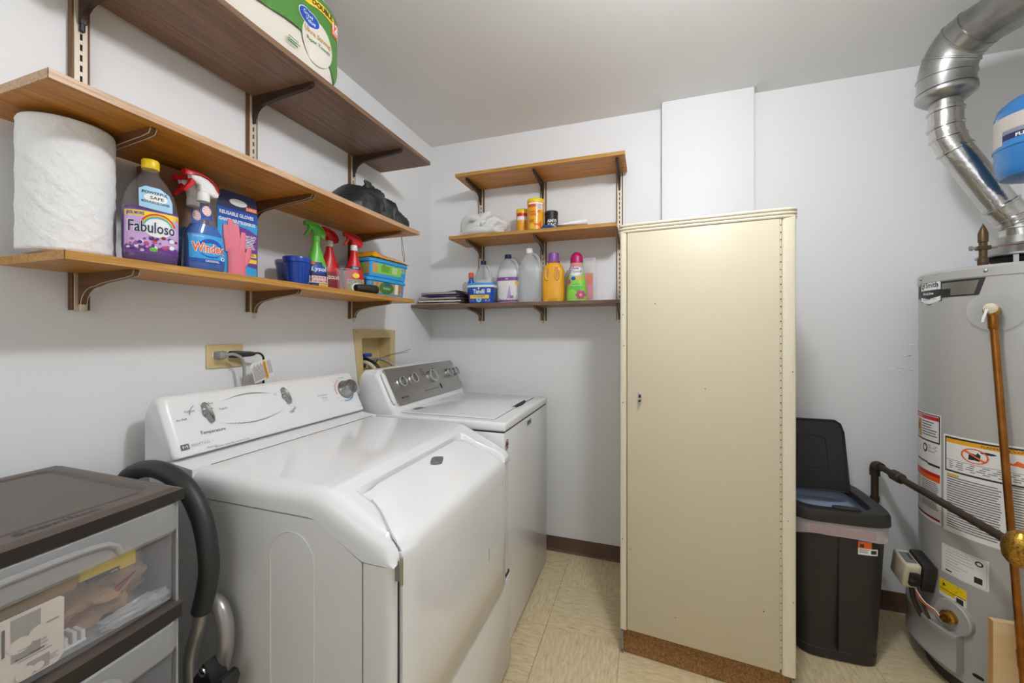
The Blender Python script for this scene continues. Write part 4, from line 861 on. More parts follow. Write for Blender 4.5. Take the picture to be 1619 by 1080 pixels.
def jug(name, loc, rz, label, mt, cap, s, lab=None, liquid=None, band=None, wide=.072, hgt=.27):
    t = thing(name, label, 'jug', loc, rz); k = hgt / .27
    S = [(z * k, rx, ry, cx, cy, e) for z, rx, ry, cx, cy, e in [(0, wide * .92, wide * .62, 0, 0, 3.2), (.005, wide * .98, wide * .68, 0, 0, 3.2), (.02, wide, wide * .70, 0, 0, 3.2), (.15, wide, wide * .70, 0, 0, 3.2), (.17, wide * .97, wide * .69, 0, 0, 3), (.2, wide * .80, wide * .6, -wide * .04, 0, 2.5), (.225, wide * .54, wide * .46, -wide * .10, 0, 2.2), (.243, wide * .28, wide * .28, -wide * .12, 0, 2), (.25, wide * .24, wide * .24, -wide * .12, 0, 2)]]
    build(MB().loft(S, mt, 40), 'jug_body', t); cx = -wide * .12
    build(MB().lathe([(wide * .27, .246 * k), (wide * .28, .248 * k), (wide * .28, .268 * k), (wide * .24, .27 * k), (0, .27 * k)], 24, cap, Matrix.Translation((cx, 0, 0))), 'cap', t)
    hp = smoothpath([(cx + wide * .22, -.01, .238 * k), (wide * .42, -wide * .28, .236 * k), (wide * .72, -wide * .40, .215 * k), (wide * .86, -wide * .42, .18 * k), (wide * .88, -wide * .40, .15 * k)])
    build(MB().tube(hp, wide * .13, mt, 14), 'handle', t)
    if liquid: build(MB().loft(clip(S, .004, liquid[1] * k, .96), liquid[0], 36), 'liquid', t)
    if lab: d = MB(front_map(S)); lab(d, k, wide); dec(d, 'label', t)
    return t, S
jug('bleach_jug', (.398, -.070, RB), 0, 'white bleach jug with navy cap partly behind the powder tub', 'clear_jug', 'navy', 1, None, ('white', .15), wide=.055, hgt=.262)
def lab_bl(d, k, wd):
    d.rect(-wd * .96, wd * .96, .015, .148, 'paper', 0, 16, 3); d.rect(-wd * .96, wd * .96, .130, .150, 'lilac', 1, 16); d.rect(-wd * .96, wd * .96, .012, .022, 'lilac', 1, 16); d.poly([(-.005, .03), (.034, .03), (.02, .12), (.012, .12)], 'white', 1); d.poly([(.0, .03), (.028, .03), (.017, .11)], 'lavender', 2)
    d.lines(-.06, -.022, .045, .062, 3, 'lilac', 2); d.rect(.022, .04, .03, .045, 'grey_print', 3); d.text('1 GAL', .031, .037, .014, 'white', 4); d.ell(.055, .115, .010, .012, 'yellow_lbl', 2); d.text('88', .0, .140, .016, 'white', 3, .010)
jug('bleach_jug', (.563, -.095, RB), 0, 'white bleach jug with purple label and dark blue cap', 'clear_jug', 'navy', 1, lab_bl, ('white', .185), wide=.070, hgt=.285)
jug('water_jug', (.702, -.135, RB), 0, 'unlabelled clear plastic jug with a white cap', 'clear_jug', 'white', 1, None, None, wide=.070, hgt=.302)
# yellow detergent bottle with a through handle
t = thing('detergent_bottle', 'amber yellow detergent bottle with large lilac cap', 'bottle', (.832, -.14, RB), 0)
S = [(0, .052, .034, 0, 0, 4), (.004, .056, .037, 0, 0, 4), (.03, .060, .038, 0, 0, 3.5), (.12, .060, .038, 0, 0, 3.2), (.17, .058, .037, 0, 0, 3), (.195, .050, .035, 0, 0, 2.8), (.21, .034, .030, 0, 0, 2.4), (.218, .026, .026, 0, 0, 2)]
build(MB().loft(S, 'amber', 44), 'bottle_body', t)
build(MB().lathe([(.030, .216), (.031, .218), (.029, .222), (.028, .262), (.026, .267), (.02, .267), (.019, .258), (0, .258)], 28, 'lilac').lathe([(.0335, .214), (.0335, .222), (.030, .224)], 28, 'lilac'), 'measuring_cap', t)
fm = front_map(S); hnd = MB()
for sx in (1, -1): hnd.tube([fm(sx * (.026 + .011 * math.cos(a)) , .152 + .034 * math.sin(a), .001) for a in [2 * PI * k / 22 for k in range(23)]], .0045, 'amber', 8)
build(hnd, 'grip_ridge', t)
d = MB(fm)
for sx in (1, -1): d.ell(sx * .026, .152, .0095, .031, 'tan', 0, 20)
dec(d, 'grip_hollow', t)
# fabric scent crystals
t = thing('scent_booster_bottle', 'pink-capped scent booster bottle with green flowery sleeve', 'bottle', (.957, -.14, RB), 0)
S = [(0, .050, .032, 0, 0, 3), (.004, .054, .035, 0, 0, 3), (.06, .053, .035, 0, 0, 2.8), (.12, .045, .032, 0, 0, 2.6), (.165, .037, .029, 0, 0, 2.3), (.20, .034, .028, 0, 0, 2.1), (.205, .033, .0275, 0, 0, 2)]
build(MB().loft(S, 'lime', 40), 'bottle_body', t)
build(MB().loft([(.205, .034, .0285, 0, 0, 2), (.235, .033, .028, 0, 0, 2), (.25, .027, .024, 0, 0, 2), (.261, .016, .015, 0, 0, 2), (.265, .004, .004, 0, 0, 2)], 'magenta', 32), 'cap', t)
d = MB(front_map(S)); d.rect(-.0335, .0335, .185, .202, 'pink', 0, 10, 3); d.rect(-.039, .039, .135, .185, 'lavender', 0, 10, 4); d.ell(0, .160, .034, .024, 'white', 1); d.text('Purex', 0, .176, .036, 'navy', 3, .012, bold=.03, shear=.2); d.text('Crystals', 0, .157, .062, 'dark_print', 3, .018, shear=.3)
d.ell(-.012, .122, .012, .010, 'blue', 2); d.rect(-.002, .04, .114, .128, 'amber', 2, 5); d.ell(-.036, .105, .012, .016, 'flower', 2, 7); d.ell(.0, .06, .045, .035, 'green', 1); d.ell(-.02, .035, .03, .03, 'lime', 2); d.text('fragrance', 0, .085, .06, 'white', 4, .007)
for k in range(6): a = 2 * PI * k / 6; d.ell(.026 + .016 * math.cos(a), .035 + .016 * math.sin(a), .011, .009, 'flower', 3 + k % 2, 10)
d.ell(.026, .035, .006, .006, 'yellow', 5)
dec(d, 'sleeve', t)
t = thing('plastic_pouch', 'clear plastic pouch with a red print behind the scent booster bottle', 'pouch', (1.0, -.07, RB), 4)
build(MB().loft([(0, .05, .016, 0, 0, 3), (.09, .052, .018, 0, 0, 3), (.2, .05, .008, 0, 0, 3), (.245, .048, .0012, 0, 0, 3)], 'clear_film', 32), 'film', t)
build(MB().box(-.03, .034, -.006, .004, .02, .16, 'pink', .003).box(.0, .032, -.008, -.006, .10, .16, 'orange'), 'refill', t)
# ------------------------------------------------------------------ drawer cart
CL, CR, CX0, CX1 = -2.285, -1.733, .03, .440; CT = .949; yc = (CL + CR) / 2; hw = (CR - CL) / 2
def bow(y): return .016 * (1 - ((y - yc) / hw) ** 2)
ct = thing('drawer_cart', 'brown plastic drawer cart with see-through drawers beside the dryer', 'drawer cart', (CX0, yc, 0), 90)
def outline(e=0, n=24):
    p = [(CX0 - e * 0, CL - e), (CX1 + e, CL - e)] + [(CX1 + e + bow(CL + (CR - CL) * k / n), CL + (CR - CL) * k / n) for k in range(1, n)] + [(CX1 + e, CR + e), (CX0, CR + e)]
    return p
lid_ = MB().prism(outline(.004), CT - .027, CT - .006, 'cart_dark', 'xy')
def lidtop(a, b):
    y = CL - .004 + (CR - CL + .008) * b; x = CX0 + (CX1 + .004 + bow(min(CR, max(CL, y))) - CX0) * a
    dx = min(x - (CX0 + .035), CX1 - .03 - x); dy = min(y - (CL + .035), CR - .030 - y)
    e = min(dx, dy) if not (dx < .03 and dy < .03) else .03 - math.hypot(.03 - dx, .03 - dy)
    z = CT - .005 * sm(-.002, .003, e) + .003 * sm(.006, .012, e) * 1.0 * sm(.0, .4, 1 - a * 0)
    ed = min(a, 1 - a, b, 1 - b); z -= .006 * (1 - sm(0, .012, ed * .42))
    return (x, y, z)
lid_.grid(lidtop, 110, 130, 'cart_brown'); lo = build(lid_, 'lid', ct, world=True, smooth=40)
d = MB(planar((.424, -1.90, CT - .0002), (0, 1, 0), (-1, 0, 0))); d.text('Sterilite', 0, 0, .10, 'cart_dark', 1, .016, bold=.01)
tx = dec(d, 'embossed_name', lo, world=True)
bk = MB().box(CX0, CX0 + .006, CL + .004, CR - .004, .035, CT - .027, 'frost_thick').box(CX0, CX1 - .004, CL + .002, CL + .006, .035, CT - .027, 'frost_thick').box(CX0, CX1 - .004, CR - .006, CR - .002, .035, CT - .027, 'frost_thick')
build(bk, 'side_walls', ct, world=True)
ZS = [(.922, .729), (.691, .50), (.462, .27), (.232, .05)]
for k, (z1, z0) in enumerate(ZS):
    sh_ = MB().prism(outline(.001), z0 - .012, z0 - .006, 'cart_brown', 'xy').prism([(x - .002, y) for x, y in outline(.002)], z0 - .038, z0 - .012, 'cart_dark', 'xy') if k < 3 else MB().prism(outline(.002), .012, z0 - .006, 'cart_dark', 'xy')
    build(sh_, 'frame_shelf', ct, world=True)
    dw = MB(); n = 30
    prof = [(.001, z1 - .001), (.004, z1 - .004), (.006, z1 - .03), (.0065, z1 - .052), (.003, z1 - .058), (-.003, z1 - .060), (-.004, z1 - .07), (-.006, z0 + .004), (-.008, z0 + .001)]
    for i in range(len(prof) - 1):
        mt = 'frost_thick' if i < 5 else 'frost'
        dw.grid(lambda a, b, i=i: ((CX1 + bow(CL + .006 + (CR - CL - .012) * b)) + prof[i][0] + (prof[i + 1][0] - prof[i][0]) * a - .010 * (1 - sm(0, .02, min(b, 1 - b))), CL + .006 + (CR - CL - .012) * b, prof[i][1] + (prof[i + 1][1] - prof[i][1]) * a), 1, 40, mt)
    dw.box(CX0 + .02, CX1 - .012, CL + .01, CR - .01, z0 + .001, z0 + .003, 'frost_thick').box(CX0 + .02, CX1 - .012, CR - .012, CR - .010, z0, z1 - .02, 'frost').box(CX0 + .02, CX1 - .012, CL + .010, CL + .012, z0, z1 - .02, 'frost')
    do_ = build(dw, 'drawer', ct, world=True, smooth=40, solid='open')
    yr, yl = -1.838, 2 * yc + 1.838
    hp = [(yr, z1 - .050), (yr - .004, z1 - .036), (yr - .018, z1 - .026), (yr - .04, z1 - .022)] + [(yr - .04 + (yl - yr + .08) * q / 8, z1 - .020) for q in range(1, 8)] + [(yl + .04, z1 - .022), (yl + .018, z1 - .026), (yl + .004, z1 - .036), (yl, z1 - .050)]
    build(MB().tube([(CX1 + bow(y) + .007, y, z) for y, z in hp], .0048, 'frost_thick', 8), 'pull_handle', do_, world=True)
d = MB(lambda x, y, h: (CX1 + bow(yc + x) - .0042 + h + .002 * (y - .8) / .1, yc + x, y))
x0, x1 = -1.905 - yc, -2.05 - yc
d.poly([(x1, .742), (x0 - .008, .742), (x0, .750), (x0, .838), (x0 - .005, .843), (x1, .843)], 'card'); g = 'grey_cord'
d.rect(x0 - .056, x0 - .026, .775, .838, g, 1); d.ell(x0 - .047, .797, .013, .011, 'card', 2); d.ell(x0 - .028, .803, .011, .011, 'card', 2); d.ell(x0 - .042, .752, .010, .009, 'card', 2); d.rect(x0 - .04, x0 - .016, .745, .765, g, 1)
d.lines(x0 - .05, x0 - .012, .768, .790, 4, g, 3, .25); d.rect(x0 - .052, x0 - .022, .7765, .779, 'grey_print', 3); d.rect(x0 - .065, x0 - .062, .79, .83, 'grey_print', 2); d.lines(x0 - .022, x0 - .006, .75, .76, 3, g, 2); d.rect(x0 - .02, x0 - .006, .81, .813, g, 2); d.ell(x0 - .028, .752, .006, .006, 'card', 3)
dec(d, 'instruction_card', ct, world=True)
# things inside the top drawer
zd = .7325
t = thing('paper_bag', 'crumpled brown paper bag inside the top cart drawer', 'bag', (.345, -1.842, zd), 90)
b = MB().blob((0, 0, .052), (.088, .050, .064), 'kraft', .28, 2.2, 5, 5, .001, .12); b.tube([(-.03, -.046, .03), (.03, -.05, .05), (.06, -.048, .066)], [.004, .006, .001], 'dark_red', 8)
build(b, 'crumpled_paper', t, smooth=25)
t = thing('hand_saw', 'small saw with a yellow handle lying on the paper bag in the drawer', 'saw', (.412, -1.862, zd + .104), 90)
build(MB().box(-.012, .060, -.008, .008, -.003, .016, 'yellow', .003).box(.042, .066, -.010, .010, -.010, .020, 'yellow', .003), 'grip', t)
build(MB().box(.0, .06, -.006, .006, -.012, -.003, 'black_plastic', .001).box(.03, .04, -.0068, -.006, -.009, -.006, 'chrome'), 'frame', t)
bl = MB(); pts = [(-.125, .0)] + [q for k in range(24) for q in ((-.125 + k * .0047, -.012), (-.1226 + k * .0047, -.009))] + [(-.012, -.010), (-.012, .008)]
build(MB().prism(pts, -.001, .001, 'tan', 'xz'), 'blade', t)
t = thing('white_tray', 'small white ribbed plastic tray at the bottom of the top drawer', 'tray', (.405, -1.90, zd), 90)
b = MB().box(-.036, .036, -.014, .014, 0, .005, 'white', .001, 1)
for k in range(7): b.box(-.034 + k * .0105, -.028 + k * .0105, -.013, .012, .004, .020 + .004 * (k % 2), 'white', .001, 1)
build(b, 'ribs', t)
t = thing('plastic_sleeve', 'crinkled clear plastic sleeve beside the paper bag in the drawer', 'plastic wrap', (.424, -1.80, zd), 90)
build(MB().blob((0, 0, .012), (.045, .012, .014), 'clear_jug', .4, 3, 2, 3, .0005, .25), 'film', t, smooth=30)

# ------------------------------------------------------------------ folded cart with the foam loop handle
Y0 = -1.657
t = thing('folding_cart', 'folded metal cart with a black foam loop handle behind the drawer cart', 'folding cart', (.30, Y0, 0), 90)
lp_ = smoothpath([(.095, Y0, .66), (.092, Y0, .80), (.115, Y0, .885), (.17, Y0, .924), (.25, Y0, .933), (.335, Y0, .903), (.388, Y0, .835), (.408, Y0, .75), (.400, Y0, .69), (.384, Y0, .640)])
build(MB().tube(lp_, .0195, 'rubber', 20), 'foam_grip', t, world=True, smooth=60)
build(MB().tube(smoothpath([(.388, Y0, .66), (.374, Y0, .60), (.356, Y0, .55), (.350, Y0, .51), (.356, Y0, .46), (.362, Y0, .40), (.362, Y0, .09)]), .014, 'silver_paint', 14).tube(smoothpath([(.095, Y0, .67), (.10, Y0, .5), (.10, Y0, .09)]), .014, 'silver_paint', 14), 'tube_frame', t, world=True, smooth=60)
build(MB().tube(smoothpath([(.335, Y0 + .038, .625), (.372, Y0 + .038, .632), (.400, Y0 + .036, .610), (.412, Y0 + .034, .565), (.405, Y0 + .034, .515), (.392, Y0 + .034, .47)]), .017, 'silver_paint', 14), 'curved_arm', t, world=True, smooth=60)
j = MB().prism([(.366, .44), (.452, .47), (.462, .497), (.455, .508), (.442, .508), (.425, .49), (.408, .525), (.398, .53), (.380, .505), (.368, .49)], Y0 - .006, Y0 + .030, 'black_plastic', 'xz')
build(j, 'joint', t, world=True)
for x, z in ((.397, .512), (.447, .492), (.344, .452)):
    build(MB().lathe([(.010, 0), (.0095, .003), (.006, .0045), (0, .005)], 16, 'chrome', Matrix.Translation((x, Y0 - (.006 if x > .36 else .012), z)) @ Matrix.Rotation(PI / 2, 4, 'X')), 'bolt', t, world=True)
build(MB().tube([(.43, Y0 + .012, .48), (.45, Y0 + .012, .35), (.46, Y0 + .012, .09)], .011, 'silver_paint', 12), 'rear_tube', t, world=True)
for x in (.10, .40): build(MB().lathe([(.02, -.012), (.045, -.014), (.05, -.008), (.05, .008), (.045, .014), (.02, .012)], 24, 'rubber', Matrix.Translation((x, Y0, .05)) @ Matrix.Rotation(PI / 2, 4, 'X')), 'wheel', t, world=True)
build(MB().box(.09, .47, Y0 - .010, Y0 + .020, .085, .10, 'silver_paint', .003).box(.09, .11, Y0 - .008, Y0 + .008, .045, .09, 'silver_paint').box(.39, .41, Y0 - .008, Y0 + .008, .045, .09, 'silver_paint'), 'axle_bar', t, world=True)

# ------------------------------------------------------------------ outlet, cords and washer box on the left wall
t = thing('outlet_plate', 'almond coloured double outlet cover plate with two plugs in it', 'outlet', (.0, -1.33, 1.175), 90)
build(MB().box(-.060, .060, -.006, 0, -.038, .038, 'almond', .0025, 2), 'cover', t)
for x in (-.025, .020): build(MB().loft([(0, .017, .014, 0, 0, 3), (.0012, .0165, .0135, 0, 0, 3)], 'white', 24, M=Matrix.Translation((x, -.006, .004)) @ Matrix.Rotation(PI / 2, 4, 'X')), 'receptacle', t)
build(MB().lathe([(.003, 0), (.002, .001)], 10, 'zinc', Matrix.Translation((-.002, -.006, .004)) @ Matrix.Rotation(PI / 2, 4, 'X')), 'screw', t)
t = thing('power_cord', 'grey power cord plugged into the almond outlet', 'cord', (.0075, -1.355, 1.179), 90)
build(MB().loft([(0, .015, .013, 0, 0, 4), (.012, .0155, .0135, 0, 0, 4), (.026, .013, .012, 0, 0, 3), (.032, .008, .008, .004, 0, 2)], 'grey_cord', 24, M=Matrix.Rotation(PI / 2, 4, 'X')), 'plug', t)
build(MB().tube(smoothpath([(.002, -.030, 0), (.022, -.038, .002), (.045, -.042, -.012), (.056, -.040, -.042), (.060, -.034, -.085), (.061, -.028, -.14), (.061, -.022, -.25)]), .0048, 'grey_cord', 10), 'cable', t, smooth=60)
t = thing('power_cord', 'black power cord with a printed warning tag at the almond outlet', 'cord', (.0075, -1.31, 1.179), 90)
build(MB().loft([(0, .0135, .012, 0, 0, 4), (.014, .0135, .012, 0, 0, 4), (.022, .010, .011, .010, 0, 3), (.034, .009, .009, .032, 0, 3), (.040, .0065, .0065, .046, 0, 2)], 'black_plastic', 24, M=Matrix.Rotation(PI / 2, 4, 'X')), 'plug', t)
build(MB().tube(smoothpath([(.040, -.036, 0), (.060, -.044, .002), (.078, -.042, -.010), (.088, -.034, -.035), (.094, -.026, -.08), (.096, -.020, -.20)]), .0036, 'black', 10), 'cable', t, smooth=60)
tg = MB(planar((.073, -.047, -.058), (.96, .05, .26), (-.26, 0, .96)))
tg.rect(-.040, .040, -.034, .034, 'paper', 0); tg.rect(.006, .018, -.034, .030, 'amber', 1); tg.text('WARNING', .012, -.002, .054, 'brown_print', 2, .006, rot=PI / 2)
for k in range(11): tg.rect(-.036 + k * .0042, -.034 + k * .0042, -.028, .020 + .004 * (k % 3), 'grey_print', 1)
for k in range(4): tg.rect(.022 + k * .0042, .0238 + k * .0042, -.020, .026, 'grey_print', 1)
dec(tg, 'warning_tag', t)

t = thing('washer_outlet_box', 'beige recessed washing machine outlet box in the wall', 'outlet box', (0, -.56, 1.12), 90)
bx_ = MB(); yi = (-.673, -.447); zi = (1.069, 1.224)
outer = [(-.69, 1.0), (-.405, 1.0), (-.402, 1.266), (-.727, 1.267)]; inner = [(yi[0] + .012, zi[0]), (yi[1], zi[0]), (yi[1], zi[1]), (yi[0], zi[1])]
vs = [(.009, y, z) for y, z in outer] + [(.009, y, z) for y, z in inner] + [(.0005, y, z) for y, z in outer] + [(-.062, y, z) for y, z in inner]
fs = [(i, (i + 1) % 4, 4 + (i + 1) % 4, 4 + i) for i in range(4)] + [(i, 8 + i, 8 + (i + 1) % 4, (i + 1) % 4) for i in range(4)] + [(4 + i, 4 + (i + 1) % 4, 12 + (i + 1) % 4, 12 + i) for i in range(4)] + [(12, 13, 14, 15)]
build(bx_.add(vs, fs, 'almond'), 'frame', t, world=True, smooth=20, solid='open')
for y, z in ((-.712, 1.255), (-.415, 1.252), (-.677, 1.02)): build(MB().lathe([(.0045, 0), (.003, .0015)], 10, 'zinc', Matrix.Translation((.009, y, z)) @ Matrix.Rotation(PI / 2, 4, 'Y')), 'screw', t, world=True)
build(MB().box(-.040, -.022, -.612, -.556, 1.128, 1.146, 'blue', .003), 'blue_lever', t, world=True)
build(MB().lathe([(.012, 0), (.012, .04)], 14, 'bronze', Matrix.Translation((-.04, -.60, 1.075))).lathe([(.012, 0), (.012, .04)], 14, 'bronze', Matrix.Translation((-.04, -.535, 1.075))), 'valve', t, world=True)
hz = [('water_hose', 'black rubber hose hooked out of the washer outlet box', 'black', [(-.035, -.60, 1.118), (-.01, -.60, 1.112), (.03, -.59, 1.085), (.055, -.575, 1.03), (.05, -.57, .95)], .010),
      ('water_hose', 'beige hose curling out of the lower corner of the washer outlet box', 'beige_plastic', [(-.035, -.640, 1.092), (.0, -.635, 1.105), (.04, -.622, 1.078), (.052, -.61, 1.03), (.05, -.605, .95)], .010),
      ('water_hose', 'grey hose arching across the washer outlet box towards the washer console', 'grey_cord', [(-.035, -.55, 1.11), (.0, -.53, 1.115), (.035, -.50, 1.098), (.055, -.48, 1.06), (.055, -.475, .95)], .008)]
for nm, lb, mt, pts, r_ in hz: tag(build(MB().tube(smoothpath(pts), r_, mt, 12), nm, smooth=60), lb, 'hose')
t = thing('cable_tie', 'black cable tie with long loose ends around the washer hoses', 'cable tie', (.02, -.60, 1.115), 0)
build(MB().tube([(.018 * math.cos(a), .024 * math.sin(a), .012 * math.sin(a * 2) - .008) for a in [2 * PI * k / 20 for k in range(21)]], .0022, 'black', 6), 'loop', t)
build(MB().tube(smoothpath([(.014, .01, 0), (.035, .08, .022), (.05, .16, .032), (.06, .235, .045)]), .0014, 'grey_print', 6).tube(smoothpath([(.014, .01, 0), (.03, .07, .016), (.05, .15, .026), (.055, .215, .030)]), .0014, 'grey_print', 6), 'loose_end', t)

# ------------------------------------------------------------------ waste bin
bx, by = 2.005, -.275
t = thing('waste_bin', 'black plastic waste bin with its lid standing open beside the cabinet', 'waste bin', (bx, by, 0), 0)
build(MB().loft([(0, .128, .150, 0, 0, 5), (.006, .136, .158, 0, 0, 5), (.04, .139, .161, 0, 0, 5), (.042, .1375, .1595, 0, 0, 5), (.52, .158, .180, 0, 0, 5), (.548, .159, .181, 0, 0, 5), (.548, .153, .175, 0, 0, 5), (.05, .133, .155, 0, 0, 5)], 'bin_black', 72, (True, True)), 'bin_body', t)
def ringloft(secs, mt, n=64): return MB().loft(secs, mt, n, (False, False))
build(ringloft([(.552, .124, .142, 0, .006, 5), (.578, .126, .144, 0, .006, 5), (.585, .150, .172, 0, 0, 5), (.582, .166, .189, 0, 0, 5), (.572, .171, .194, 0, 0, 5), (.540, .172, .195, 0, 0, 5), (.536, .166, .189, 0, 0, 5), (.545, .150, .172, 0, 0, 5), (.552, .124, .142, 0, .006, 5)], 'bin_black'), 'rim', t, smooth=40)
build(MB().loft([(.585, .044, .013, .02, -.162, 4), (.590, .044, .013, .02, -.162, 4), (.593, .040, .010, .02, -.162, 4)], 'bin_black', 32), 'latch', t)
lo_ = [(-.122, 0), (.122, 0), (.128, .01), (.118, .25), (.108, .285), (.088, .300), (-.088, .300), (-.108, .285), (-.118, .25), (-.128, .01)]
M = Matrix.Translation((0, .095, .566)) @ Matrix.Rotation(math.radians(-7), 4, 'X')
li = build(MB().prism(lo_, -.006, .010, 'bin_black', 'xz', M), 'lid', t)
build(MB().tube([M @ Vector((x * 1.0, -.006, z)) for x, z in lo_ + lo_[:1]], .0045, 'bin_black', 8).tube([M @ Vector(p) for p in [(-.055, -.006, .08), (.055, -.006, .08), (.062, -.006, .09), (.050, -.006, .22), (.04, -.006, .23), (-.04, -.006, .23), (-.050, -.006, .22), (-.062, -.006, .09), (-.055, -.006, .08)]], .0025, 'bin_black', 8), 'lid_ridge', li)
build(MB().tube([(-.12, .102, .576), (.12, .102, .576)], .006, 'bin_black', 10), 'hinge_pin', t)
sk = MB().grid(lambda a, q: (math.copysign(abs(math.cos(2 * PI * a)) ** .4, math.cos(2 * PI * a)) * (.166 + .002 * noise.noise(Vector((a * 60, q * 2, 0)))), math.copysign(abs(math.sin(2 * PI * a)) ** .4, math.sin(2 * PI * a)) * (.188 + .002 * noise.noise(Vector((a * 60, q * 2, 5)))), .545 - q * (.062 + .014 * noise.noise(Vector((a * 9, 0, 1))))), 160, 5, 'liner')
build(sk, 'bag_skirt', t, smooth=60, solid='open'); mat('bag_blue', 'aab8d0', .5); film('draw_pink', 'e0a8a4', .32, .4)
build(MB().loft([(.50, .10, .12, 0, 0, 5), (.512, .135, .155, 0, 0, 5), (.548, .150, .172, 0, 0, 5)], 'bag_blue', 64, (True, False)), 'bag_lining', t, solid='open')
def skf(q): return lambda a, b: (-.13 + .26 * a, -.1905 + .024 * abs(-1 + 2 * a) ** 6, .494 - .004 * a + .026 * b)
build(MB().grid(skf(0), 24, 1, 'draw_pink'), 'draw_string', t, smooth=60, solid='open')
d = MB(front_map([(.042, .1375, .1595, 0, 0, 5), (.52, .158, .180, 0, 0, 5)]))
d.rect(.050, .092, .452, .490, 'orange', 1, 6); d.rect(.050, .092, .478, .492, 'blue', 2, 6); d.text('HEFTY', .068, .485, .03, 'white', 3, .006); d.rect(.055, .068, .456, .468, 'dark_print', 2); d.rect(.050, .112, .428, .452, 'white', 1, 8); d.lines(.053, .085, .433, .449, 3, 'grey_print', 2, nx=4); d.rect(.090, .108, .433, .447, 'dark_print', 2, 3)
dec(d, 'sticker', t)
build(MB().box(-.0105, -.0095, -.1795, -.150, .05, .50, 'bin_black', .0004, 1), 'mould_seam', t)

# ------------------------------------------------------------------ water heater
hx, hy, HR = 2.56, -.36, .253
wh = thing('water_heater', 'tall grey tank water heater covered in warning labels', 'water heater', (hx, hy, 0), 0)
T = Matrix.Translation((hx, hy, 0))
build(MB().lathe([(.225, 0), (.235, .004), (.235, .052), (.225, .056)], 64, 'heater_dark', T), 'base_ring', wh, world=True)
build(MB().lathe([(.24, .052), (HR, .054), (HR, 1.446), (HR - .002, 1.448)], 96, 'heater_grey', T), 'jacket', wh, world=True)
build(MB().lathe([(HR + .0015, 1.436), (HR + .003, 1.438), (HR + .003, 1.466), (HR - .004, 1.475), (HR - .03, 1.478), (.06, 1.484), (0, 1.484)], 96, 'heater_grey', T), 'top_cap', wh, world=True)
for a in (170, 221, 260):
    p = Vector((hx + (HR + .003) * math.cos(math.radians(a)), hy + (HR + .003) * math.sin(math.radians(a)), 1.455))
    build(MB().lathe([(.006, 0), (.005, .003), (0, .0045)], 12, 'zinc', Matrix.Translation(p) @ Matrix.Rotation(math.radians(a), 4, 'Z') @ Matrix.Rotation(PI / 2, 4, 'Y')), 'cap_screw', wh, world=True)
def X(a, a0): return math.radians(a - a0) * HR
# brand sticker
d = MB(cyl_map(hx, hy, HR, 181)); q = X(221, 181); z0, z1 = 1.376, 1.434
d.poly([(-.10, z1), (-.10, z0), (.02, z0), (X(218, 181) * .98, z0), (q, z1)] if False else [(-.10, z0), (-.06, z0), (-.06, z1), (-.10, z1)], 'dark_print')
for k in range(10):
    xa, xb = .02 + (q - .02) * k / 10, .02 + (q - .02) * (k + 1) / 10
    d.poly([(xa, z0), (xb - (.016 if k == 9 else 0), z0), (xb, z1), (xa, z1)], 'dark_print')
    if k < 9: d.poly([(xa, z0 + .006), (min(xb, q - .028), z0 + .006), (min(xb, q - .012), z1 - .007), (xa, z1 - .007)], 'satin_chrome' if k > 1 else 'heater_grey', 1)
d.rect(.045, .085, z0, z0 + .030, 'dark_print', 2, 3)
d.poly([(-.056, 1.366), (0, 1.352), (.056, 1.366), (.056, 1.450), (-.056, 1.450)], 'dark_print', 2); d.rect(-.052, .052, 1.408, 1.447, 'white', 3, 4); d.poly([(-.052, 1.368), (0, 1.356), (.052, 1.368), (.052, 1.384), (-.052, 1.384)], 'white', 3)
d.ell(-.036, 1.428, .012, .015, 'dark_green', 4, 20, 0, 2 * PI, .6); d.rect(-.038, -.028, 1.424, 1.431, 'dark_green', 5); d.text('Smith', .012, 1.427, .062, 'dark_print', 4, .020, bold=.02); d.text('ProLine', -.006, 1.396, .058, 'white', 4, .010, bold=.03, shear=.15); d.text('ATMOSPHERIC VENT', 0, 1.374, .07, 'dark_print', 4, .005)
dec(d, 'brand_sticker', wh, world=True)
# left warning label
d = MB(cyl_map(hx, hy, HR, 193)); w_ = .19
d.rect(-w_, 0, .556, .952, 'paper', 0, 14); d.rect(-w_, -.004, .846, .948, 'dark_print', 1, 14); d.rect(-w_, -.008, .852, .944, 'paper', 2, 14); d.rect(-w_, -.008, .928, .942, 'red', 3, 12); d.text('DANGER', -.12, .935, .05, 'white', 4, .008)
d.lines(-.095, -.014, .862, .920, 6, 'dark_print', 3, .35, .4, nx=4); d.rect(-.14, -.10, .856, .922, 'tan', 3, 3); d.ell(-.125, .895, .010, .016, 'brown_print', 4); d.ell(-.076, .820, .014, .017, 'dark_print', 2); d.ell(-.076, .820, .008, .010, 'paper', 3); d.lines(-.058, -.016, .806, .834, 4, 'grey_print', 2, .35); d.lines(-.15, -.006, .775, .795, 2, 'grey_print', 2, .3); d.rect(-.06, -.004, .760, .768, 'dark_print', 2, 6); d.rect(-.15, -.06, .764, .772, 'grey_print', 2, 6)
d.rect(-w_, -.004, .724, .736, 'red', 2, 14); d.rect(-w_, -.004, .706, .724, 'orange', 2, 14); d.lines(-.10, -.008, .60, .700, 14, 'grey_print', 2, .42, .12, nx=4); d.lines(-.15, -.108, .60, .700, 14, 'grey_print', 2, .42, .3); d.rect(-w_, -.004, .566, .574, 'dark_red', 2, 14)
dec(d, 'warning_label', wh, world=True, label='white label with red danger bar')
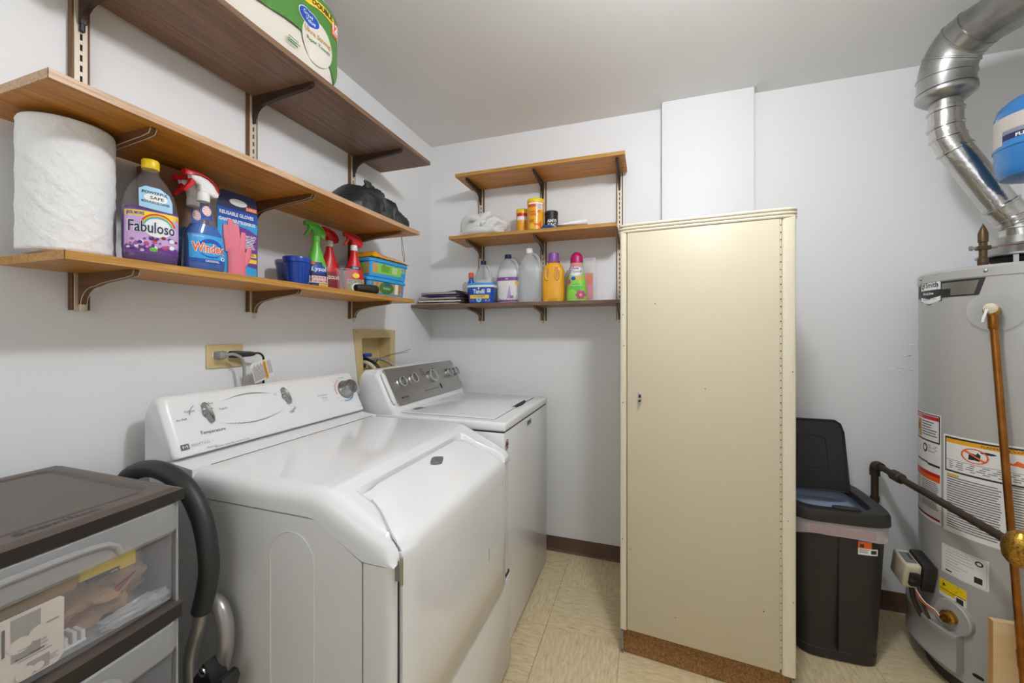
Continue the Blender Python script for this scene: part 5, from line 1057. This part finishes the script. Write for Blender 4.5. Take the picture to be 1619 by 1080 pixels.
# right warning label
d = MB(cyl_map(hx, hy, HR, 195)); w_ = .30
d.rect(0, w_, .552, .892, 'paper', 0, 22); d.rect(.006, w_, .764, .886, 'dark_print', 1, 22); d.rect(.010, w_, .770, .880, 'paper', 2, 22); d.rect(.010, w_, .866, .880, 'amber', 3, 22); d.text('FLAMMABLE VAPORS', .16, .873, .11, 'dark_print', 4, .008)
d.rect(.010, w_, .806, .8072, 'dark_print', 3, 22); d.lines(.02, .28, .774, .802, 4, 'grey_print', 3, .4, .2, nx=8)
d.ell(.088, .836, .034, .025, 'orange', 4, 30, 0, 2 * PI, .86); d.poly([(.073, .822), (.101, .822), (.103, .842), (.096, .850), (.092, .842), (.075, .846)], 'dark_print', 3); d.poly([(.066, .852), (.062, .847), (.110, .820), (.114, .825)], 'orange', 5)
d.poly([(.140, .824), (.158, .828), (.166, .838), (.172, .834), (.180, .846), (.196, .838), (.202, .824)], 'orange', 3); d.ell(.232, .836, .024, .018, 'orange', 3); d.rect(.222, .240, .838, .852, 'dark_print', 4); d.ell(.12, .852, .018, .004, 'dark_print', 3)
d.rect(.012, .048, .750, .757, 'amber', 2, 3); d.lines(.012, .15, .565, .748, 22, 'grey_print', 2, .42, .08, nx=6); d.lines(.158, .285, .565, .762, 24, 'grey_print', 2, .42, .08, nx=6)
dec(d, 'warning_label', wh, world=True, label='white label with amber bar and flammable warning pictures')
d = MB(cyl_map(hx, hy, HR, 208)); d.rect(-.064, .064, .400, .500, 'paper', 0, 10); d.rect(-.060, .060, .404, .496, 'light_print', 1, 10); d.rect(-.059, .059, .405, .495, 'paper', 2, 10); d.lines(-.05, .03, .418, .480, 6, 'light_print', 3, .2, .5, nx=5); d.ell(.042, .480, .010, .009, 'dark_print', 3); d.ell(.042, .480, .006, .005, 'paper', 4); d.rect(.030, .050, .414, .434, 'dark_print', 3); d.text('GAS WATER HEATER', -.014, .488, .06, 'grey_print', 4, .004); d.rect(-.05, -.03, .410, .415, 'dark_print', 3)
dec(d, 'rating_plate', wh, world=True)
d = MB(cyl_map(hx, hy, HR, 201)); d.rect(-.042, .042, .312, .372, 'paper', 0, 6); d.rect(-.042, .042, .338, .372, 'yellow', 1, 6); d.rect(-.042, .010, .324, .338, 'yellow', 1, 4); d.lines(-.03, .03, .344, .366, 4, 'dark_print', 2, .35); d.rect(-.04, .04, .3375, .3395, 'dark_print', 3, 6); d.rect(.014, .034, .314, .333, 'dark_print', 2); d.poly([(-.030, .352), (-.024, .362), (-.018, .352)], 'dark_print', 3)
dec(d, 'yellow_notice', wh, world=True)
def radial(a, z, r=HR): return Matrix.Translation((hx + r * math.cos(math.radians(a)), hy + r * math.sin(math.radians(a)), z)) @ Matrix.Rotation(math.radians(a), 4, 'Z') @ Matrix.Rotation(PI / 2, 4, 'Y')
build(MB().lathe([(.056, -.010), (.056, .010), (.052, .014), (.018, .013), (0, .013)], 40, 'heater_grey', radial(203, .262)), 'element_cover', wh, world=True)
build(MB().lathe([(.020, .012), (.022, .014), (.022, .030), (.016, .034), (.016, .042), (.009, .042), (.008, .032), (0, .032)], 24, 'brass', radial(203, .262)), 'brass_fitting', wh, world=True)
# combustion shield: a wider band in front of the jacket
sh = MB(); a0, a1 = 128, 209; n = 30
vs = []; fs = []
prof = [(HR, .216), (.286, .216), (.289, .213), (.289, .196), (.2865, .192), (.2865, .112), (.289, .108), (.289, .094), (.286, .090), (HR, .090)]
for k in range(n + 1):
    a = math.radians(a0 + (a1 - a0) * k / n); vs += [(hx + r_ * math.cos(a), hy + r_ * math.sin(a), z + (.0 if k else 0)) for r_, z in prof]
m_ = len(prof)
for k in range(n):
    for j in range(m_): fs.append((k * m_ + j, k * m_ + (j + 1) % m_, (k + 1) * m_ + (j + 1) % m_, (k + 1) * m_ + j))
fs += [tuple(range(m_)), tuple(n * m_ + j for j in range(m_))]
build(sh.add(vs, fs, 'heater_grey'), 'burner_shield', wh, world=True)
build(MB().loft([(0, .006, .014, 0, 0, 2.5), (.0015, .006, .014, 0, 0, 2.5)], 'slot_dark', 20, M=radial(217, .104)), 'vent_slot', wh, world=True)
# gas control valve
A_ = 180
M = Matrix.Translation((hx, hy, .362)) @ Matrix.Rotation(math.radians(A_), 4, 'Z') @ Matrix.Rotation(math.radians(-14), 4, 'X')
gv = build(MB().box(HR + .042, HR + .092, -.046, .044, -.052, .046, 'beige_plastic', .010, 3, M), 'gas_valve', wh, world=True)
build(MB().box(HR + .0, HR + .040, -.050, .048, -.056, .050, 'black_plastic', .006, 2, M), 'valve_back', gv, world=True)
rb = MB()
for k in range(5): rb.box(HR + .012, HR + .036, -.054, -.049, -.046 + k * .020, -.038 + k * .020, 'grey_print', .001, 1, M)
build(rb, 'cooling_rib', gv, world=True)
build(MB().box(HR + .050, HR + .084, -.028, .028, .0455, .0475, 'grey_print', .001, 1, M).box(HR + .056, HR + .062, -.020, .010, .0475, .0482, 'dark_print', 0, 1, M), 'control_window', gv, world=True)
build(MB().box(HR + .052, HR + .084, -.0475, -.0458, -.045, .005, 'paper', .0004, 1, M).box(HR + .06, HR + .074, -.0482, -.0475, -.02, -.006, 'dark_print', 0, 1, M).box(HR + .058, HR + .08, -.0482, -.0475, -.030, -.026, 'grey_print', 0, 1, M), 'valve_sticker', gv, world=True)
build(MB().box(HR + .05, HR + .08, .043, .060, -.03, .02, 'black_plastic', .004, 2, M).tube([M @ Vector((HR + .065, .055, .0)), M @ Vector((HR + .085, .075, .01))], .007, 'black_plastic', 12), 'connector', gv, world=True)
def pol(a, r_, z): return (hx + r_ * math.cos(math.radians(a)), hy + r_ * math.sin(math.radians(a)), z)
build(MB().tube(smoothpath([pol(186, HR + .05, .33), pol(188, HR + .045, .28), pol(190, HR + .036, .235), pol(192, HR + .026, .20)]), .0045, 'bronze', 10).tube(smoothpath([pol(181, HR + .055, .32), pol(182, HR + .05, .26), pol(184, HR + .03, .20)]), .008, 'iron', 10), 'burner_tube', wh, world=True)
build(MB().tube(smoothpath([pol(190, HR + .07, .315), pol(194, HR + .06, .285), pol(199, HR + .05, .275), pol(201, HR + .045, .262)]), .0016, 'white', 6).tube(smoothpath([pol(189, HR + .07, .313), pol(193, HR + .062, .280), pol(198, HR + .052, .270), pol(201, HR + .046, .258)]), .0016, 'orange', 6), 'ignition_wire', wh, world=True)
# relief valve
film('clear_ring', 'd6d6d4', .25, .2)
build(MB().lathe([(.064, .003), (.066, .006), (.064, .009), (.02, .011)], 48, 'clear_ring', radial(226, 1.322)), 'escutcheon', wh, world=True)
build(MB().lathe([(.013, 0), (.013, .03), (.018, .032), (.018, .052), (.012, .056), (0, .057)], 24, 'brass', radial(226, 1.322)), 'relief_valve', wh, world=True)
build(MB().lathe([(.015, .050), (.017, .053), (.016, .058), (.008, .062), (0, .062)], 24, 'beige_plastic', radial(226, 1.328)).tube([pol(225, HR + .062, 1.325), pol(224, HR + .068, 1.30), pol(223.5, HR + .066, 1.285)], .0035, 'white', 8), 'relief_lever', wh, world=True)
p0 = Vector(pol(226, HR + .038, 1.322)); p1 = Vector((2.372, -.680, .05))
cp = thing('relief_pipe', 'leaning copper discharge pipe running down in front of the water heater', 'pipe', tuple(p1), 0)
build(MB().tube([p0.lerp(p1, .022), p1], .0093, 'copper', 20), 'tube', cp, world=True)
build(MB().tube([p0.lerp(p1, .004), p0.lerp(p1, .012), p0.lerp(p1, .028), p0.lerp(p1, .045), p0.lerp(p1, .048)], [.0115, .0125, .0125, .0125, .0100], 'copper', 20), 'coupling', cp, world=True)
build(MB().tube([p0.lerp(p1, .80), p0.lerp(p1, .803), p0.lerp(p1, .838), p0.lerp(p1, .841)], [.0095, .0108, .0108, .0095], 'copper', 20), 'coupling', cp, world=True)
# flue
fx, fy = 2.369, -.337
fu = thing('flue_pipe', 'shiny metal flue rising from the water heater to the ceiling duct', 'flue', (hx, hy, 1.484), 0)
build(MB().lathe([(.098, 1.517), (.106, 1.520), (.106, 1.526), (.10, 1.530), (.082, 1.552), (.062, 1.562), (.056, 1.566), (.056, 1.59)], 48, 'galv', T), 'draft_hood', fu, world=True)
build(MB().lathe([(.06, 1.50), (.09, 1.512)], 40, 'heater_dark', T), 'hood_throat', fu, world=True)
for a in (140, 232, 320): build(MB().box(-.006, .006, -.002, .002, 0, .04, 'zinc', M=Matrix.Translation(pol(a, .098, 1.481)) @ Matrix.Rotation(math.radians(a + 90), 4, 'Z')), 'hood_leg', fu, world=True)
def ribbed(pts, r, ribs, mt, ring=1.10):
    b = MB(); b.tube(pts, r, mt, 40)
    for i, j, t_ in ribs:
        p = Vector(pts[i]).lerp(Vector(pts[j]), t_); dr_ = (Vector(pts[j]) - Vector(pts[i])).normalized()
        b.tube([p - dr_ * .005, p - dr_ * .003, p + dr_ * .003, p + dr_ * .005], [r * 1.0, r * ring, r * ring, r * 1.0], mt, 40)
    return b
def tow(t_, z): return (hx + (fx - hx) * t_, hy + (fy - hy) * t_, z)
build(ribbed([(hx, hy, 1.572), (hx, hy, 1.622), tow(.09, 1.660), tow(.26, 1.705)], .049, [(0, 1, .25), (0, 1, .95), (1, 2, .5), (1, 2, 1.0), (2, 3, .95)], 'foil'), 'lower_elbow', fu, world=True, smooth=45)
build(ribbed([tow(.24, 1.70), tow(.88, 1.935)], .0465, [(0, 1, .02), (0, 1, .98)], 'foil', 1.06), 'slanted_pipe', fu, world=True, smooth=45)
build(ribbed([tow(.86, 1.925), tow(.965, 1.975), (fx, fy, 2.02), (fx, fy, 2.085)], .0475, [(0, 1, .05), (1, 2, .0), (1, 2, .95), (2, 3, .85)], 'foil'), 'upper_elbow', fu, world=True, smooth=45)
build(MB().tube([(fx, fy, 2.06), (fx, fy, 2.125)], .045, 'galv', 40), 'stub', fu, world=True)
du = thing('ceiling_duct', 'fat galvanised duct with an elbow running under the ceiling', 'duct', (fx, fy, 2.11), 0)
dx, dy = .40, -.917; DZ = 2.318
el_ = smoothpath([(fx, fy, 2.142), (fx, fy, 2.19), (fx + .010 * dx, fy + .010 * dy, 2.245), (fx + .045 * dx, fy + .045 * dy, 2.297), (fx + .10 * dx, fy + .10 * dy, DZ)], 4)
eb = MB().tube(el_, .079, 'galv', 48)
for i in (1, 5, 9, 13):
    p = el_[i]; tn = (el_[min(i + 1, len(el_) - 1)] - el_[i - 1]).normalized(); eb.tube([p - tn * .004, p - tn * .002, p + tn * .002, p + tn * .004], [.079, .0825, .0825, .079], 'galv', 48)
build(eb, 'elbow', du, world=True, smooth=40)
build(MB().lathe([(.044, 2.110), (.06, 2.112), (.080, 2.130), (.0835, 2.135), (.0835, 2.147), (.079, 2.150)], 48, 'galv', Matrix.Translation((fx, fy, 0))), 'reducer', du, world=True)
build(MB().tube([(fx + .070 * dx, fy + .070 * dy, DZ), (fx + .074 * dx, fy + .074 * dy, DZ), (fx + 1.6 * dx, fy + 1.6 * dy, DZ)], [.070, .0735, .0735], 'galv', 48), 'straight_duct', du, world=True, smooth=40)
hb = MB()
for t_ in (.5, 1.2): hb.box(fx + t_ * dx - .012, fx + t_ * dx + .012, fy + t_ * dy - .012, fy + t_ * dy + .012, DZ + .06, H, 'zinc')
build(hb, 'hanger_strap', du, world=True)
# nipple with ground clamp on the tank top
nx, ny = 2.388, -.482
t = thing('pipe_nipple', 'dark capped pipe nipple with a ground clamp on the water heater top', 'pipe', (nx, ny, 1.48), 0)
build(MB().lathe([(.012, 0), (.013, .002), (.013, .022), (.010, .024), (.010, .075), (.0125, .077), (.0125, .105), (.009, .118), (.0, .140)], 20, 'bronze'), 'nipple', t)
build(MB().box(-.016, .016, -.012, .012, .050, .064, 'bronze', .003).tube([(-.032, 0, .057), (.034, 0, .057)], .004, 'zinc', 8).lathe([(.008, -.034), (.008, -.028)], 6, 'zinc', Matrix.Translation((0, 0, .057)) @ Matrix.Rotation(PI / 2, 4, 'Y')), 'ground_clamp', t)
build(MB().tube(smoothpath([(.03, -.004, .058), (.07, -.03, .060), (.16, -.055, .066), (.3, -.06, .075)]), .0016, 'copper', 6), 'ground_wire', t)
# gas line
gx = 2.275
t = thing('gas_pipe', 'black iron gas pipe turning from the wall towards a brass fitting', 'pipe', (gx, -.06, 0), 0)
build(MB().tube([(gx, -.06, 0), (gx, -.06, .63)], .0135, 'iron', 16), 'riser', t, world=True)
build(MB().tube(smoothpath([(gx, -.06, .615), (gx, -.06, .64), (gx, -.066, .658), (gx, -.085, .666), (gx, -.11, .666)], 4), .0185, 'iron', 16), 'elbow', t, world=True)
build(MB().tube([(gx, -.06, .45), (gx, -.06, .455), (gx, -.06, .485), (gx, -.06, .49)], [.014, .019, .019, .014], 'iron', 16).tube([(gx, -.06, .50), (gx, -.06, .52)], .0175, 'iron', 8), 'union', t, world=True)
build(MB().tube([(gx, -.10, .666), (gx, -.775, .666)], .0125, 'iron', 16), 'run', t, world=True)
build(MB().tube([(gx, -.200, .666), (gx, -.205, .666), (gx, -.255, .666), (gx, -.26, .666)], [.0165, .0215, .0215, .0165], 'iron', 8), 'coupling', t, world=True)
gb = thing('brass_fitting', 'bulging golden brass fitting at the end of the iron gas pipe', 'fitting', (gx, -.80, .666), 0)
build(MB().lathe([(.014, -.052), (.022, -.046), (.031, -.032), (.036, -.008), (.035, .012), (.028, .030), (.018, .040), (.012, .046), (0, .047)], 32, 'brass', Matrix.Rotation(.15, 4, 'X')), 'bulb', gb)
build(MB().tube([(0, .03, 0), (0, .026, 0), (0, .010, 0)], [.017, .019, .021], 'brass', 12).tube([(0, -.02, .012), (.05, -.07, .02), (.30, -.30, .02), (.86, -.80, .02)], .0105, 'iron', 12), 'outlet_arm', gb)
# plywood offcut
t = thing('plywood_board', 'pale plywood offcut standing against the water heater', 'board', (2.317, -.630, 0), 0)
build(MB().box(0, .32, -.009, .009, 0, .369, 'plywood', .001, 1), 'panel', t)
build(MB().box(-.0004, 0, -.009, .009, .001, .368, 'tan'), 'edge_ply', t)
# expansion tank
ex, ey = 2.4825, -.562
t = thing('expansion_tank', 'blue expansion tank with a beige label hanging beside the flue', 'tank', (ex, ey, 1.735), 0)
zb = 1.735
build(MB().lathe([(0, 0), (.06, .002), (.088, .010), (.097, .025), (.100, .045), (.1015, .096), (.104, .099), (.104, .104), (.1015, .108), (.1015, .20), (.094, .232), (.07, .256), (.03, .268), (.012, .27)], 64, 'tank_blue'), 'tank_shell', t)
build(MB().tube(smoothpath([(0, 0, .265), (0, 0, .29), (.03, 0, .315), (.08, 0, .318), (.40, 0, .318), (.44, 0, .33), (.455, 0, .37), (.455, 0, .7046)]), .0115, 'copper', 14), 'supply_pipe', t)
d = MB(cyl_map(0, 0, .1015, 236)); d.rect(-.15, .2, .150, .196, 'newsprint', 0, 40); d.rect(-.15, .2, .120, .150, 'navy', 0, 40); d.lines(-.15, .19, .136, .148, 3, 'white', 1, .25, .02, nx=30); d.text('FLEXXAN', -.02, .127, .07, 'white', 1, .010, bold=.03); d.rect(-.15, -.09, .108, .150, 'newsprint', 1, 10)
dec(d, 'label', t)
# peeled paint on the back wall
pf = MB(); r2 = random.Random(3)
for k in range(26):
    x, z = 2.40 + r2.uniform(-.055, .045), r2.choice([1.19, 1.195, 1.15, 1.085, 1.09]) + r2.uniform(-.008, .008); w_ = r2.uniform(.003, .009)
    pf.loft([(0, w_, w_ * .6, 0, 0, 2), (.0016, w_ * .8, w_ * .4, 0, 0, 2)], 'wall_paint', 8, M=Matrix.Translation((x, 0, z)) @ Matrix.Rotation(PI / 2, 4, 'X'))
tag(build(pf, 'paint_flake', bpy.data.objects['wall_back'], world=True), kind='stuff')
